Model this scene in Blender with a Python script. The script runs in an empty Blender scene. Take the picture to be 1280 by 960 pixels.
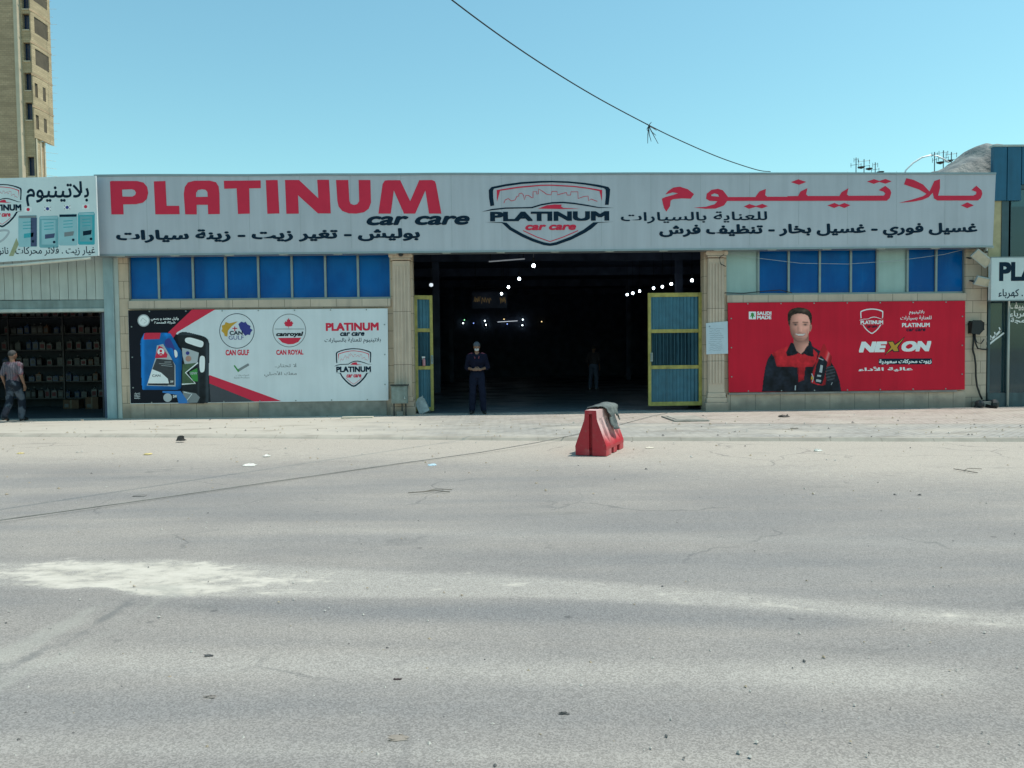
import bpy, math, random
from math import sin, cos, pi, radians, sqrt
from mathutils import Vector, Matrix, noise
from mathutils.geometry import tessellate_polygon
random.seed(11)
S = bpy.context.scene
COL = S.collection
# ------------------------------------------------------------------ camera
F = 950.0; CW, CH = 1280.0, 960.0
CAM = Vector((0.0, -18.6, 1.5))
YAW, PITCH, ROLL = radians(1.565), radians(-2.240), radians(0.656)
fwd = Vector((sin(YAW)*cos(PITCH), cos(YAW)*cos(PITCH), sin(PITCH)))
_r = Vector((cos(YAW), -sin(YAW), 0)); _u = _r.cross(fwd)
rgt = _r*cos(ROLL) - _u*sin(ROLL); upv = _u*cos(ROLL) + _r*sin(ROLL)
cam = bpy.data.cameras.new('camera'); camo = bpy.data.objects.new('camera', cam); COL.objects.link(camo)
cam.sensor_fit = 'HORIZONTAL'; cam.sensor_width = 36; cam.lens = 36*F/CW
cam.clip_start = .05; cam.clip_end = 6000
M = Matrix((rgt, upv, -fwd)).transposed().to_4x4(); M.translation = CAM; camo.matrix_world = M
S.camera = camo
# ------------------------------------------------------------------ light
SUN = Vector((.40, .022, 1.0)).normalized()
w = bpy.data.worlds.new('World'); S.world = w; w.use_nodes = True
nt = w.node_tree; bg = nt.nodes['Background']
sky = nt.nodes.new('ShaderNodeTexSky'); sky.sky_type = 'NISHITA'; sky.sun_disc = False
sky.sun_elevation = math.asin(SUN.z); sky.sun_rotation = math.atan2(SUN.x, SUN.y)
sky.air_density = 1.35; sky.dust_density = 1.0; sky.ozone_density = 1.2; sky.altitude = 300
tnt = nt.nodes.new('ShaderNodeMix'); tnt.data_type = 'RGBA'; tnt.blend_type = 'MULTIPLY'; tnt.inputs[0].default_value = 1
tnt.inputs[7].default_value = (.60, .885, .77, 1)          # cyan cast of the dry morning sky
nt.links.new(sky.outputs[0], tnt.inputs[6]); nt.links.new(tnt.outputs[2], bg.inputs[0]); bg.inputs[1].default_value = .15
sl = bpy.data.lights.new('sun', 'SUN'); sl.energy = 3.1; sl.angle = radians(.5); sl.color = (1, .925, .835)
so = bpy.data.objects.new('sun', sl); COL.objects.link(so)
so.rotation_euler = (-SUN).to_track_quat('-Z', 'Y').to_euler(); so.location = (20, 0, 40)
S.view_settings.view_transform = 'Standard'; S.view_settings.look = 'None'
S.view_settings.exposure = .49; S.view_settings.gamma = 1; S.view_settings.use_curve_mapping = False
S.render.engine = 'CYCLES'
S.cycles.max_bounces = 8; S.cycles.diffuse_bounces = 5; S.cycles.use_denoising = True

# ------------------------------------------------------------------ helpers
def ray(px, py): return (px-640)/F*rgt - (py-480)/F*upv + fwd
def at(px, py, Y):                      # point of the photograph on the vertical plane y = Y
    d = ray(px, py); return CAM + d*((Y-CAM.y)/d.y)
def gnd(px, py, z=0.0):                 # point of the photograph on the level plane z
    d = ray(px, py); return CAM + d*((z-CAM.z)/d.z)
def proj(p):
    d = Vector(p)-CAM; q = d.dot(fwd); return 640+F*d.dot(rgt)/q, 480-F*d.dot(upv)/q
def lin(h):
    h = h.lstrip('#'); c = [int(h[i:i+2], 16)/255 for i in (0, 2, 4)]
    return tuple(x/12.92 if x <= .04045 else ((x+.055)/1.055)**2.4 for x in c)

MATS = {}
def mat(name, col, rough=.6, var=.12, scale=6.0, bump=0.0, metal=0.0, spec=.5, emit=None, es=0, coat=0, streak=0.0, trans=0.0):
    """procedural material: base colour broken up by two noises, optional bump and vertical dirt streaks"""
    if name in MATS: return MATS[name]
    if isinstance(col, str): col = lin(col)
    m = bpy.data.materials.new(name); m.use_nodes = True; n = m.node_tree.nodes; L = m.node_tree.links
    b = n['Principled BSDF']; b.inputs['Roughness'].default_value = rough; b.inputs['Metallic'].default_value = metal
    b.inputs['Specular IOR Level'].default_value = spec; b.inputs['Coat Weight'].default_value = coat
    b.inputs['Transmission Weight'].default_value = trans
    if emit:
        b.inputs['Emission Color'].default_value = (*emit, 1); b.inputs['Emission Strength'].default_value = es
    tc = n.new('ShaderNodeNewGeometry')
    nz = n.new('ShaderNodeTexNoise'); nz.inputs['Scale'].default_value = scale; nz.inputs['Detail'].default_value = 6
    L.new(tc.outputs['Position'], nz.inputs['Vector'])
    mp = n.new('ShaderNodeMapRange'); mp.inputs['From Min'].default_value = .3; mp.inputs['From Max'].default_value = .7
    mp.inputs['To Min'].default_value = 1-var; mp.inputs['To Max'].default_value = 1+var
    L.new(nz.outputs[0], mp.inputs[0]); f = mp.outputs[0]
    if streak:
        vm = n.new('ShaderNodeVectorMath'); vm.operation = 'MULTIPLY'; vm.inputs[1].default_value = (7, 7, .5)
        L.new(tc.outputs['Position'], vm.inputs[0])
        n2 = n.new('ShaderNodeTexNoise'); n2.inputs['Scale'].default_value = 1; n2.inputs['Detail'].default_value = 5
        L.new(vm.outputs[0], n2.inputs['Vector'])
        m2 = n.new('ShaderNodeMapRange'); m2.inputs['From Min'].default_value = .35; m2.inputs['From Max'].default_value = .7
        m2.inputs['To Min'].default_value = 1; m2.inputs['To Max'].default_value = 1-streak
        L.new(n2.outputs[0], m2.inputs[0])
        mu = n.new('ShaderNodeMath'); mu.operation = 'MULTIPLY'; L.new(f, mu.inputs[0]); L.new(m2.outputs[0], mu.inputs[1]); f = mu.outputs[0]
    hs = n.new('ShaderNodeVectorMath'); hs.operation = 'SCALE'; hs.inputs[0].default_value = col; L.new(f, hs.inputs['Scale'])
    L.new(hs.outputs[0], b.inputs['Base Color'])
    if bump:
        bp = n.new('ShaderNodeBump'); bp.inputs['Strength'].default_value = bump; bp.inputs['Distance'].default_value = .02
        nb = n.new('ShaderNodeTexNoise'); nb.inputs['Scale'].default_value = scale*5; nb.inputs['Detail'].default_value = 5
        L.new(tc.outputs['Position'], nb.inputs['Vector']); L.new(nb.outputs[0], bp.inputs['Height']); L.new(bp.outputs[0], b.inputs['Normal'])
    MATS[name] = m; return m

class NT:                                # tiny node-graph writer for the special materials
    def __init__(s, name):
        s.m = bpy.data.materials.new(name); s.m.use_nodes = True
        s.n = s.m.node_tree.nodes; s.L = s.m.node_tree.links; s.b = s.n['Principled BSDF']
        s.pos = s.n.new('ShaderNodeNewGeometry').outputs['Position']
    def _in(s, sock, v):
        if hasattr(v, 'is_linked') or hasattr(v, 'links'): s.L.new(v, sock)
        elif isinstance(v, (tuple, list)) and len(v) == 3 and sock.type == 'RGBA': sock.default_value = (*v, 1)
        else: sock.default_value = v
    def vmul(s, v, k):
        q = s.n.new('ShaderNodeVectorMath'); q.operation = 'MULTIPLY'; s._in(q.inputs[0], v); q.inputs[1].default_value = k; return q.outputs[0]
    def noise(s, scale, vec=None, detail=5, rough=.55):
        q = s.n.new('ShaderNodeTexNoise'); q.inputs['Scale'].default_value = scale; q.inputs['Detail'].default_value = detail
        q.inputs['Roughness'].default_value = rough; s.L.new(vec or s.pos, q.inputs['Vector']); return q.outputs[0]
    def voro(s, scale, vec=None, out='Distance'):
        q = s.n.new('ShaderNodeTexVoronoi'); q.inputs['Scale'].default_value = scale; s.L.new(vec or s.pos, q.inputs['Vector']); return q.outputs[out]
    def math(s, op, a, b=0.0, clamp=False):
        q = s.n.new('ShaderNodeMath'); q.operation = op; q.use_clamp = clamp; s._in(q.inputs[0], a); s._in(q.inputs[1], b); return q.outputs[0]
    def ramp(s, v, a, b, lo=0.0, hi=1.0):
        q = s.n.new('ShaderNodeMapRange'); q.interpolation_type = 'SMOOTHSTEP'; s._in(q.inputs[0], v)
        q.inputs[1].default_value = a; q.inputs[2].default_value = b; q.inputs[3].default_value = lo; q.inputs[4].default_value = hi; return q.outputs[0]
    def mix(s, f, a, b, mode='MIX'):
        q = s.n.new('ShaderNodeMix'); q.data_type = 'RGBA'; q.blend_type = mode
        s._in(q.inputs[0], f); s._in(q.inputs[6], a); s._in(q.inputs[7], b); return q.outputs[2]
    def attr(s, name):
        q = s.n.new('ShaderNodeAttribute'); q.attribute_name = name; return q.outputs['Fac']
    def xyz(s, v=None):
        q = s.n.new('ShaderNodeSeparateXYZ'); s.L.new(v or s.pos, q.inputs[0]); return q.outputs
    def comb(s, x, y, z=0.0):
        q = s.n.new('ShaderNodeCombineXYZ'); s._in(q.inputs[0], x); s._in(q.inputs[1], y); s._in(q.inputs[2], z); return q.outputs[0]
    def brick(s, vec, bw, rh, mortar, offset=.5):
        q = s.n.new('ShaderNodeTexBrick'); s.L.new(vec, q.inputs['Vector']); q.inputs['Scale'].default_value = 1
        q.inputs['Brick Width'].default_value = bw; q.inputs['Row Height'].default_value = rh; q.inputs['Mortar Size'].default_value = mortar
        q.inputs['Mortar Smooth'].default_value = .2; q.offset = offset
        q.inputs['Color1'].default_value = (0, 0, 0, 1); q.inputs['Color2'].default_value = (1, 1, 1, 1); q.inputs['Mortar'].default_value = (.5, .5, .5, 1)
        return q.outputs['Fac'], q.outputs['Color']
    def bump(s, h, strength, dist=.01):
        q = s.n.new('ShaderNodeBump'); q.inputs['Strength'].default_value = strength; q.inputs['Distance'].default_value = dist
        s.L.new(h, q.inputs['Height']); s.L.new(q.outputs[0], s.b.inputs['Normal'])
    def done(s, col, rough=.8, spec=.3):
        s._in(s.b.inputs['Base Color'], col); s._in(s.b.inputs['Roughness'], rough); s.b.inputs['Specular IOR Level'].default_value = spec; return s.m

WORLD = {}                               # object name -> world position of its origin
def tag(o, label=None, cat=None, group=None, kind=None):
    if label: o['label'] = label
    if cat: o['category'] = cat
    if group: o['group'] = group
    if kind: o['kind'] = kind
    return o
def root(name, loc, label, cat, group=None):
    o = bpy.data.objects.new(name, None); COL.objects.link(o); o.location = loc; o.empty_display_size = .2
    WORLD[o.name] = Vector(loc); return tag(o, label, cat, group)

class MB:
    """mesh builder in world coordinates; build() links ONE mesh object"""
    def __init__(s): s.v = []; s.f = []; s.m = []; s.mats = []; s.T = None
    def mi(s, m):
        if m not in s.mats: s.mats.append(m)
        return s.mats.index(m)
    def add(s, vs, fs, m):
        b = len(s.v); k = s.mi(m)
        for p in vs:
            p = Vector(p); s.v.append(s.T @ p if s.T else p)
        for f in fs: s.f.append([b+i for i in f]); s.m.append(k)
    def box(s, x0, x1, y0, y1, z0, z1, m):
        x0, x1 = sorted((x0, x1)); y0, y1 = sorted((y0, y1)); z0, z1 = sorted((z0, z1))
        s.add([(x0,y0,z0),(x1,y0,z0),(x1,y1,z0),(x0,y1,z0),(x0,y0,z1),(x1,y0,z1),(x1,y1,z1),(x0,y1,z1)],
              [(3,2,1,0),(4,5,6,7),(0,1,5,4),(1,2,6,5),(2,3,7,6),(3,0,4,7)], m)
    def prism(s, pts, y0, y1, m):        # outline in x,z run through y
        n = len(pts); a = sum(pts[i][0]*pts[(i+1)%n][1]-pts[(i+1)%n][0]*pts[i][1] for i in range(n))
        if a < 0: pts = pts[::-1]
        vs = [(x, y0, z) for x, z in pts]+[(x, y1, z) for x, z in pts]
        tri = tessellate_polygon([[Vector((x, z, 0)) for x, z in pts]])
        fs = []
        for t in tri:
            p = [pts[i] for i in t]; ar = (p[1][0]-p[0][0])*(p[2][1]-p[0][1])-(p[2][0]-p[0][0])*(p[1][1]-p[0][1])
            if ar < 0: t = t[::-1]
            fs.append(tuple(t)); fs.append(tuple(n+i for i in reversed(t)))
        fs += [(i, n+i, n+(i+1)%n, (i+1)%n)[::-1] for i in range(n)]
        s.add(vs, fs, m)
    def tube(s, pts, r, m, n=8):
        pts = [Vector(p) for p in pts]; rs = r if isinstance(r, (list, tuple)) else [r]*len(pts)
        vs = []; ref = None
        for i, p in enumerate(pts):
            d = (pts[min(i+1, len(pts)-1)]-pts[max(i-1, 0)]).normalized()
            if ref is None: ref = Vector((0, 0, 1)) if abs(d.z) < .9 else Vector((1, 0, 0))
            a = d.cross(ref).normalized(); b = d.cross(a).normalized(); ref = b.cross(d)*-1 if False else ref
            for k in range(n): vs.append(p+(a*cos(2*pi*k/n)+b*sin(2*pi*k/n))*rs[i])
        fs = [(i*n+k, i*n+(k+1) % n, (i+1)*n+(k+1) % n, (i+1)*n+k) for i in range(len(pts)-1) for k in range(n)]
        fs += [tuple(range(n))[::-1], tuple((len(pts)-1)*n+k for k in range(n))]
        s.add(vs, fs, m)
    def lathe(s, prof, c, m, n=16):      # prof: list of (radius, z)
        vs = [(c[0]+r*cos(2*pi*k/n), c[1]+r*sin(2*pi*k/n), c[2]+z) for r, z in prof for k in range(n)]
        fs = [(i*n+k, i*n+(k+1) % n, (i+1)*n+(k+1) % n, (i+1)*n+k) for i in range(len(prof)-1) for k in range(n)]
        fs += [tuple(range(n))[::-1], tuple((len(prof)-1)*n+k for k in range(n))]
        s.add(vs, fs, m)
    def ball(s, c, r, m, n=12, k=8, R=None):
        r = (r, r, r) if not isinstance(r, (tuple, list)) else r; vs = []
        for i in range(k+1):
            t = pi*i/k
            for j in range(n):
                p = Vector((r[0]*sin(t)*cos(2*pi*j/n), r[1]*sin(t)*sin(2*pi*j/n), -r[2]*cos(t)))
                vs.append((R @ p if R else p)+Vector(c))
        fs = [(i*n+j, i*n+(j+1) % n, (i+1)*n+(j+1) % n, (i+1)*n+j) for i in range(k) for j in range(n)]
        s.add(vs, fs, m)
    def build(s, name, parent=None, origin=None, smooth=False, bevel=0.0, kind=None):
        o_ = WORLD[parent.name] if parent else Vector(origin or (0, 0, 0))
        me = bpy.data.meshes.new(name); me.from_pydata([p-o_ for p in s.v], [], s.f)
        for m in s.mats: me.materials.append(m)
        me.polygons.foreach_set('material_index', s.m)
        if smooth: me.polygons.foreach_set('use_smooth', [True]*len(s.f))
        me.update()
        o = bpy.data.objects.new(name, me); COL.objects.link(o)
        if parent: o.parent = parent
        else: o.location = o_
        WORLD[o.name] = o_
        if bevel:
            bv = o.modifiers.new('bevel', 'BEVEL'); bv.width = bevel; bv.segments = 2; bv.limit_method = 'ANGLE'
        if smooth:
            pass
        if kind: o['kind'] = kind
        return o

def copy_thing(o, loc):
    c = o.copy(); COL.objects.link(c); c.location = loc; WORLD[c.name] = Vector(loc)
    for ch in list(o.children):
        d = ch.copy(); COL.objects.link(d); d.parent = c; WORLD[d.name] = Vector(loc)
    return c

# ---- Arabic shaping into presentation forms (visual order)
_A = {}
def _reg(chs, start, n):
    for i, ch in enumerate(chs): _A[ch] = [start+i*n+k for k in range(n)]
_A['ء'] = [0xFE80]; _A['أ'] = [0xFE83, 0xFE84]; _A['ا'] = [0xFE8D, 0xFE8E]; _A['ب'] = [0xFE8F+k for k in range(4)]; _A['ة'] = [0xFE93, 0xFE94]
_reg('تثجحخ', 0xFE95, 4); _reg('دذرز', 0xFEA9, 2); _reg('سشصضطظعغفقكلمنه', 0xFEB1, 4)
_A['و'] = [0xFEED, 0xFEEE]; _A['ي'] = [0xFEF1+k for k in range(4)]
def arab(t):
    t = t.replace('لا', '\u0001').replace('لأ', '\u0002')
    T = dict(_A); T['\u0001'] = [0xFEFB, 0xFEFC]; T['\u0002'] = [0xFEF7, 0xFEF8]
    out = []
    for i, ch in enumerate(t):
        if ch not in T: out.append(ch); continue
        f = T[ch]; prev = i > 0 and t[i-1] in T and len(T[t[i-1]]) == 4; nxt = len(f) == 4 and i+1 < len(t) and t[i+1] in T and t[i+1] != 'ء'
        if prev and nxt: k = 3
        elif prev and len(f) > 1: k = 1
        elif nxt: k = 2
        else: k = 0
        out.append(chr(f[k]))
    return ''.join(reversed(out))

_tc = {}
def text_mesh(body):
    if body in _tc: return _tc[body]
    c = bpy.data.curves.new('lettering_source', 'FONT'); c.body = body; c.size = 1; c.resolution_u = 4
    o = bpy.data.objects.new('lettering_source', c); COL.objects.link(o)
    dg = bpy.context.evaluated_depsgraph_get()
    me = bpy.data.meshes.new_from_object(o.evaluated_get(dg))
    vs = [(v.co.x, v.co.y) for v in me.vertices]; fs = [tuple(p.vertices) for p in me.polygons]
    bpy.data.objects.remove(o); bpy.data.curves.remove(c); bpy.data.meshes.remove(me)
    _tc[body] = (vs, fs); return vs, fs

def catmull(pts, n=6, closed=True):
    out = []; N = len(pts)
    for i in range(N if closed else N-1):
        g = (lambda k: pts[k % N]) if closed else (lambda k: pts[max(0, min(N-1, k))])
        p0, p1, p2, p3 = g(i-1), g(i), g(i+1), g(i+2)
        for k in range(n):
            t = k/n
            out.append(tuple(.5*((2*p1[a])+(-p0[a]+p2[a])*t+(2*p0[a]-5*p1[a]+4*p2[a]-p3[a])*t*t+(-p0[a]+3*p1[a]-3*p2[a]+p3[a])*t**3) for a in (0, 1)))
    if not closed: out.append(tuple(pts[-1]))
    return out

class Art(MB):
    """flat printed graphics on a vertical plane y = Y; coordinates are (u, v) of an enlarged view placed by T2 = (ox, oy, scale)"""
    def __init__(s, Y, step=.0012):
        super().__init__(); s.Y = Y; s.t = (0, 0, 1, 1); s.step = step
    def set(s, ox, oy, sx, sy=None): s.t = (ox, oy, sx, sy or sx); return s
    def w(s, u, v, lvl):
        p = at(s.t[0]+u/s.t[2], s.t[1]+v/s.t[3], s.Y); return Vector((p.x, s.Y-s.step*lvl, p.z))
    def fill(s, loops, m, lvl=1, smooth=0, thick=0):
        if not isinstance(loops[0][0], (tuple, list)): loops = [loops]
        if smooth: loops = [catmull(l, smooth) for l in loops]
        P = [[Vector((a, -b, 0)) for a, b in l] for l in loops]
        flat = [p for l in P for p in l]
        fs = []
        for t in tessellate_polygon(P):
            a, b, c = (flat[i] for i in t)
            ar = (b-a).cross(c-a).z
            if abs(ar) < 1e-9: continue
            fs.append(tuple(t) if ar > 0 else tuple(reversed(t)))
        s.add([s.w(p.x, -p.y, lvl) for p in flat], fs, m)
    def ring(s, c, r, wd, m, lvl=1, n=40, ry=None):
        ry = ry or r
        o = [(c[0]+r*cos(2*pi*k/n), c[1]+ry*sin(2*pi*k/n)) for k in range(n)]
        if wd is None: s.fill(o, m, lvl)
        else: s.fill([o, [(c[0]+(r-wd)*cos(2*pi*k/n), c[1]+(ry-wd)*sin(2*pi*k/n)) for k in range(n)]], m, lvl)
    def stroke(s, pts, wd, m, lvl=1, smooth=0):
        if smooth: pts = catmull(pts, smooth, False)
        ws = wd if isinstance(wd, (list, tuple)) else [wd]*len(pts)
        if len(ws) != len(pts): ws = [ws[0]+(ws[-1]-ws[0])*i/(len(pts)-1) for i in range(len(pts))]
        vs = []; N = len(pts)
        for i, p in enumerate(pts):
            a = pts[max(i-1, 0)]; b = pts[min(i+1, N-1)]; dx, dy = b[0]-a[0], b[1]-a[1]; l = sqrt(dx*dx+dy*dy) or 1
            nx, ny = -dy/l*ws[i]/2, dx/l*ws[i]/2
            vs += [s.w(p[0]+nx, p[1]+ny, lvl), s.w(p[0]-nx, p[1]-ny, lvl)]
        s.add(vs, [(2*i, 2*i+1, 2*i+3, 2*i+2) for i in range(N-1)], m)
    def text(s, body, u0, v0, u1, v1, m, lvl=1, bold=0.0, shear=0.0, ar=False):
        vs, fs = text_mesh(arab(body) if ar else body)
        if not vs: return
        vs = [(x+shear*y, y) for x, y in vs]
        bx0 = min(p[0] for p in vs)-bold; bx1 = max(p[0] for p in vs)+bold; by0 = min(p[1] for p in vs)-bold; by1 = max(p[1] for p in vs)+bold
        um, vm = (u0+u1)/2, (v0+v1)/2
        X0 = s.w(u0, vm, 0).x; X1 = s.w(u1, vm, 0).x; Z1 = s.w(um, v0, 0).z; Z0 = s.w(um, v1, 0).z
        offs = [(0, 0)]+(([(bold*i, bold*j) for i in (-1, 0, 1) for j in (-1, 0, 1) if i or j] if body.isupper() else [(bold*cos(2*pi*k/8), bold*sin(2*pi*k/8)) for k in range(8)]) if bold else [])
        for i, (ox, oy) in enumerate(offs):
            s.add([(X0+(x+ox-bx0)/(bx1-bx0)*(X1-X0), s.Y-s.step*lvl-.00012*i, Z0+(y+oy-by0)/(by1-by0)*(Z1-Z0)) for x, y in vs], fs, m)

# ------------------------------------------------------------------ materials
steel_white = mat('galvanised grey paint', (.44, .48, .45), .45, .08, 3, streak=.18)
sign_face = mat('silver composite panel', (.485, .49, .53), .42, .05, .8, streak=.10, bump=.05)
sign_edge = mat('aluminium edge', '#8d979b', .4, .06, 4, metal=.4)
banner_white = mat('white printed vinyl', (.67, .71, .74), .5, .04, 1.5, streak=.07)
ink_red = mat('red vinyl', (.64, .030, .068), .65, .04, 3, spec=.2)
ink_navy = mat('navy vinyl', (.004, .020, .040), .7, .05, 3, spec=.15)
ink_black = mat('black ink', (.006, .008, .015), .7, .05, 3, spec=.2)
ink_white = mat('white ink', (.80, .82, .82), .5, .02, 3)
ink_grey = mat('grey ink', (.2, .22, .23), .5, .05, 3)
ink_mid = mat('pale grey ink', (.42, .45, .47), .5, .05, 3)
ink_blue = mat('blue ink', (.010, .17, .50), .45, .06, 4)
ink_deep = mat('deep blue ink', (.02, .025, .22), .45, .06, 4)
ink_gold = mat('gold ink', (.55, .30, .02), .45, .06, 4)
ink_green = mat('green ink', (.03, .25, .04), .45, .06, 4)
ink_teal = mat('teal ink', (.03, .36, .42), .45, .06, 4)
ink_paleteal = mat('pale teal ink', (.30, .52, .56), .45, .06, 4)
banner_red = mat('red printed vinyl', (.62, .010, .034), .6, .09, .8, spec=.2, streak=.10)
skin_print = mat('printed skin tone', (.60, .38, .31), .6, .05, 8, spec=.2)
skin_print2 = mat('printed rosy skin tone', (.44, .25, .20), .6, .05, 8, spec=.2)
hair_print = mat('printed brown hair', (.035, .022, .018), .5, .2, 20)
rubber = mat('black rubber', '#15171a', .55, .15, 12)
dark_plastic = mat('dark plastic', '#23282b', .5, .15, 12)
yellow_paint = mat('worn yellow gate paint', (.40, .34, .085), .5, .22, 9, bump=.1, streak=.25)
gate_sheet = mat('teal corrugated sheet', (.042, .15, .22), .4, .15, 5, metal=.25, streak=.25)
mullion = mat('brushed aluminium mullion', '#8a9494', .4, .08, 5, metal=.5)
pane_blue = mat('blue window film', (.001, .092, .36), .14, .16, 1.3, spec=.2)
t = NT('blue window film with dust and painted sheen'); x_ = t.xyz()
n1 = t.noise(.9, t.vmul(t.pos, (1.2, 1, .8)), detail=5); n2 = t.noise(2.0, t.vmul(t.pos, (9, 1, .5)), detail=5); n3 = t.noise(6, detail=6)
c = t.mix(t.ramp(n1, .38, .66), (.0, .075, .28), (.0, .115, .38)); c = t.mix(t.math('MULTIPLY', t.ramp(n2, .55, .8), .22), c, (.02, .15, .36))  # lighter blotches and streaks stand in for reflections, put into the film colour
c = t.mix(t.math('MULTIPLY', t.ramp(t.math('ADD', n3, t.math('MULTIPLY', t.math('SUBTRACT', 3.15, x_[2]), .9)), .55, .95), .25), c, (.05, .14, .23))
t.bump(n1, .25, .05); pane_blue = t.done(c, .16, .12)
pane_pale = mat('frosted pale pane', (.34, .47, .45), .25, .10, 1.5, streak=.1)
conc = mat('old concrete', (.26, .25, .22), .9, .2, 5, bump=.3, streak=.1)
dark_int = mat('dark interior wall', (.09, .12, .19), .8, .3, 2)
wire_m = mat('black cable', '#10161a', .6, .05, 10)

def stone(name, bw, rh, base, rough=.8):
    t = NT(name); x = t.xyz(); v = t.comb(x[0], x[2]); fac, rnd = t.brick(v, bw, rh, .006)
    n1 = t.noise(3.0); n2 = t.noise(26.0, detail=6)
    st = t.noise(1.0, t.vmul(t.pos, (5, 5, .45)))
    c = t.mix(t.math('MULTIPLY', t.ramp(n1, .3, .7), .5), base, tuple(k*.74 for k in base))
    c = t.mix(t.math('MULTIPLY', rnd, .30), c, tuple(k*.66 for k in base))
    c = t.mix(t.math('MULTIPLY', t.ramp(st, .5, .75), .45), c, (base[0]*.5, base[1]*.52, base[2]*.55))
    c = t.mix(t.math('MULTIPLY', t.ramp(n2, .55, .8), .3), c, tuple(k*.6 for k in base))
    c = t.mix(t.math('MULTIPLY', fac, .75), c, (.07, .062, .05))
    # grime that splashes up from the pavement (a tide mark with a ragged top)
    gr = t.math('ADD', x[2], t.math('MULTIPLY', t.math('SUBTRACT', t.noise(2.2), .5), .55))
    c = t.mix(t.math('MULTIPLY', t.ramp(gr, .48, .12), .55), c, (.085, .085, .08))
    h = t.math('SUBTRACT', t.math('MULTIPLY', n2, .4), fac); t.bump(h, .5, .008)
    return t.done(c, rough, .25)
STONE = (.62, .485, .36)
stone_m = stone('sandstone cladding', 1.1, .42, STONE)
stone_small = stone('sandstone quoin blocks', .42, .30, (.60, .48, .37))
stone_slab = stone('sandstone plinth slabs', .62, .9, (.59, .48, .38))
stone_pil = stone('carved sandstone', 3.0, 1.28, (.65, .51, .40))

# ------------------------------------------------------------------ ground
KERB = [(-60, 5.2), (-16, -2.3), (-9.3, -3.52), (-5.9, -4.1), (.6, -5.45), (6.4, -6.3), (13, -7.3), (60, -14)]
def kerb_y(x):
    for (a, b), (c, d) in zip(KERB, KERB[1:]):
        if x <= c: return b+(d-b)*(x-a)/(c-a)
    return KERB[-1][1]
def lerp_tab(x, tab):
    if x <= tab[0][0]: return tab[0][1]
    for (a, b), (c, d) in zip(tab, tab[1:]):
        if x <= c: return b+(d-b)*(x-a)/(c-a)
    return tab[-1][1]
def sm(v, a, b):
    t = (v-a)/(b-a); t = 0 if t < 0 else 1 if t > 1 else t; return t*t*(3-2*t)

terr = NT('dry sandy earth'); c = terr.mix(terr.ramp(terr.noise(.4), .3, .7), (.30, .255, .19), (.22, .19, .15))
terr_m = terr.done(c, .95, .1)
b = MB(); b.add([(-2000, -2000, -.05), (2000, -2000, -.05), (2000, 2000, -.05), (-2000, 2000, -.05)], [(0, 1, 2, 3)], terr_m)
b.build('ground', kind='structure')

# asphalt: aged grey aggregate, tan dust by the kerb, a dried cream slurry spill, smoother darker wheel tracks
t = NT('aged asphalt')
gn = t.noise(110, detail=4, rough=.75); gv = t.voro(150, out='Color'); gvx = t.xyz(gv)[0]
big = t.noise(.55, detail=6); along = t.noise(1.0, t.vmul(t.pos, (.22, 1.6, 1)), detail=6); fine = t.noise(9, detail=8, rough=.65)
c = t.mix(t.ramp(big, .3, .7), (.245, .226, .208), (.300, .274, .246))
c = t.mix(t.math('MULTIPLY', t.ramp(along, .35, .68), .6), c, (.196, .192, .190))
grain = t.math('ADD', t.math('MULTIPLY', gn, .9), t.math('MULTIPLY', gvx, .55))
sp = t.ramp(grain, .40, 1.04, .76, 1.25)
pale = t.math('ADD', t.attr('pale'), t.math('MULTIPLY', t.math('SUBTRACT', fine, .5), t.math('MULTIPLY', t.attr('pale'), 1.1)))
c = t.mix(t.ramp(pale, .05, .95, 0, .8), c, (.365, .34, .305))
dk = t.math('ADD', t.attr('track'), t.math('MULTIPLY', t.math('SUBTRACT', fine, .5), t.math('MULTIPLY', t.attr('track'), 1.0)))
c = t.mix(t.ramp(dk, .0, 1, 0, .62), c, (.158, .159, .163))
du = t.math('ADD', t.attr('dust'), t.math('MULTIPLY', t.math('SUBTRACT', t.math('ADD', t.math('MULTIPLY', along, .5), t.math('MULTIPLY', fine, .5)), .5), 1.2))
dm = t.ramp(du, .15, .95, 0, .88)
c = t.mix(dm, c, (.405, .362, .308))
cs = t.n.new('ShaderNodeVectorMath'); cs.operation = 'SCALE'; t.L.new(c, cs.inputs[0]); t.L.new(sp, cs.inputs['Scale']); c = cs.outputs[0]
sl_n = t.noise(2.6, t.vmul(t.pos, (.8, 1.7, 1)), detail=10, rough=.72)
slu = t.math('ADD', t.attr('slurry'), t.math('MULTIPLY', t.math('SUBTRACT', sl_n, .5), 2.3))
slu = t.math('ADD', slu, t.math('MULTIPLY', t.math('SUBTRACT', t.noise(11, detail=6, rough=.6), .5), t.math('MULTIPLY', t.attr('slurry'), 1.3)))
slm = t.ramp(slu, .40, .86)
c = t.mix(t.math('MULTIPLY', slm, .9), c, t.mix(t.ramp(sl_n, .35, .62), (.42, .388, .33), (.58, .535, .465)))
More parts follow.
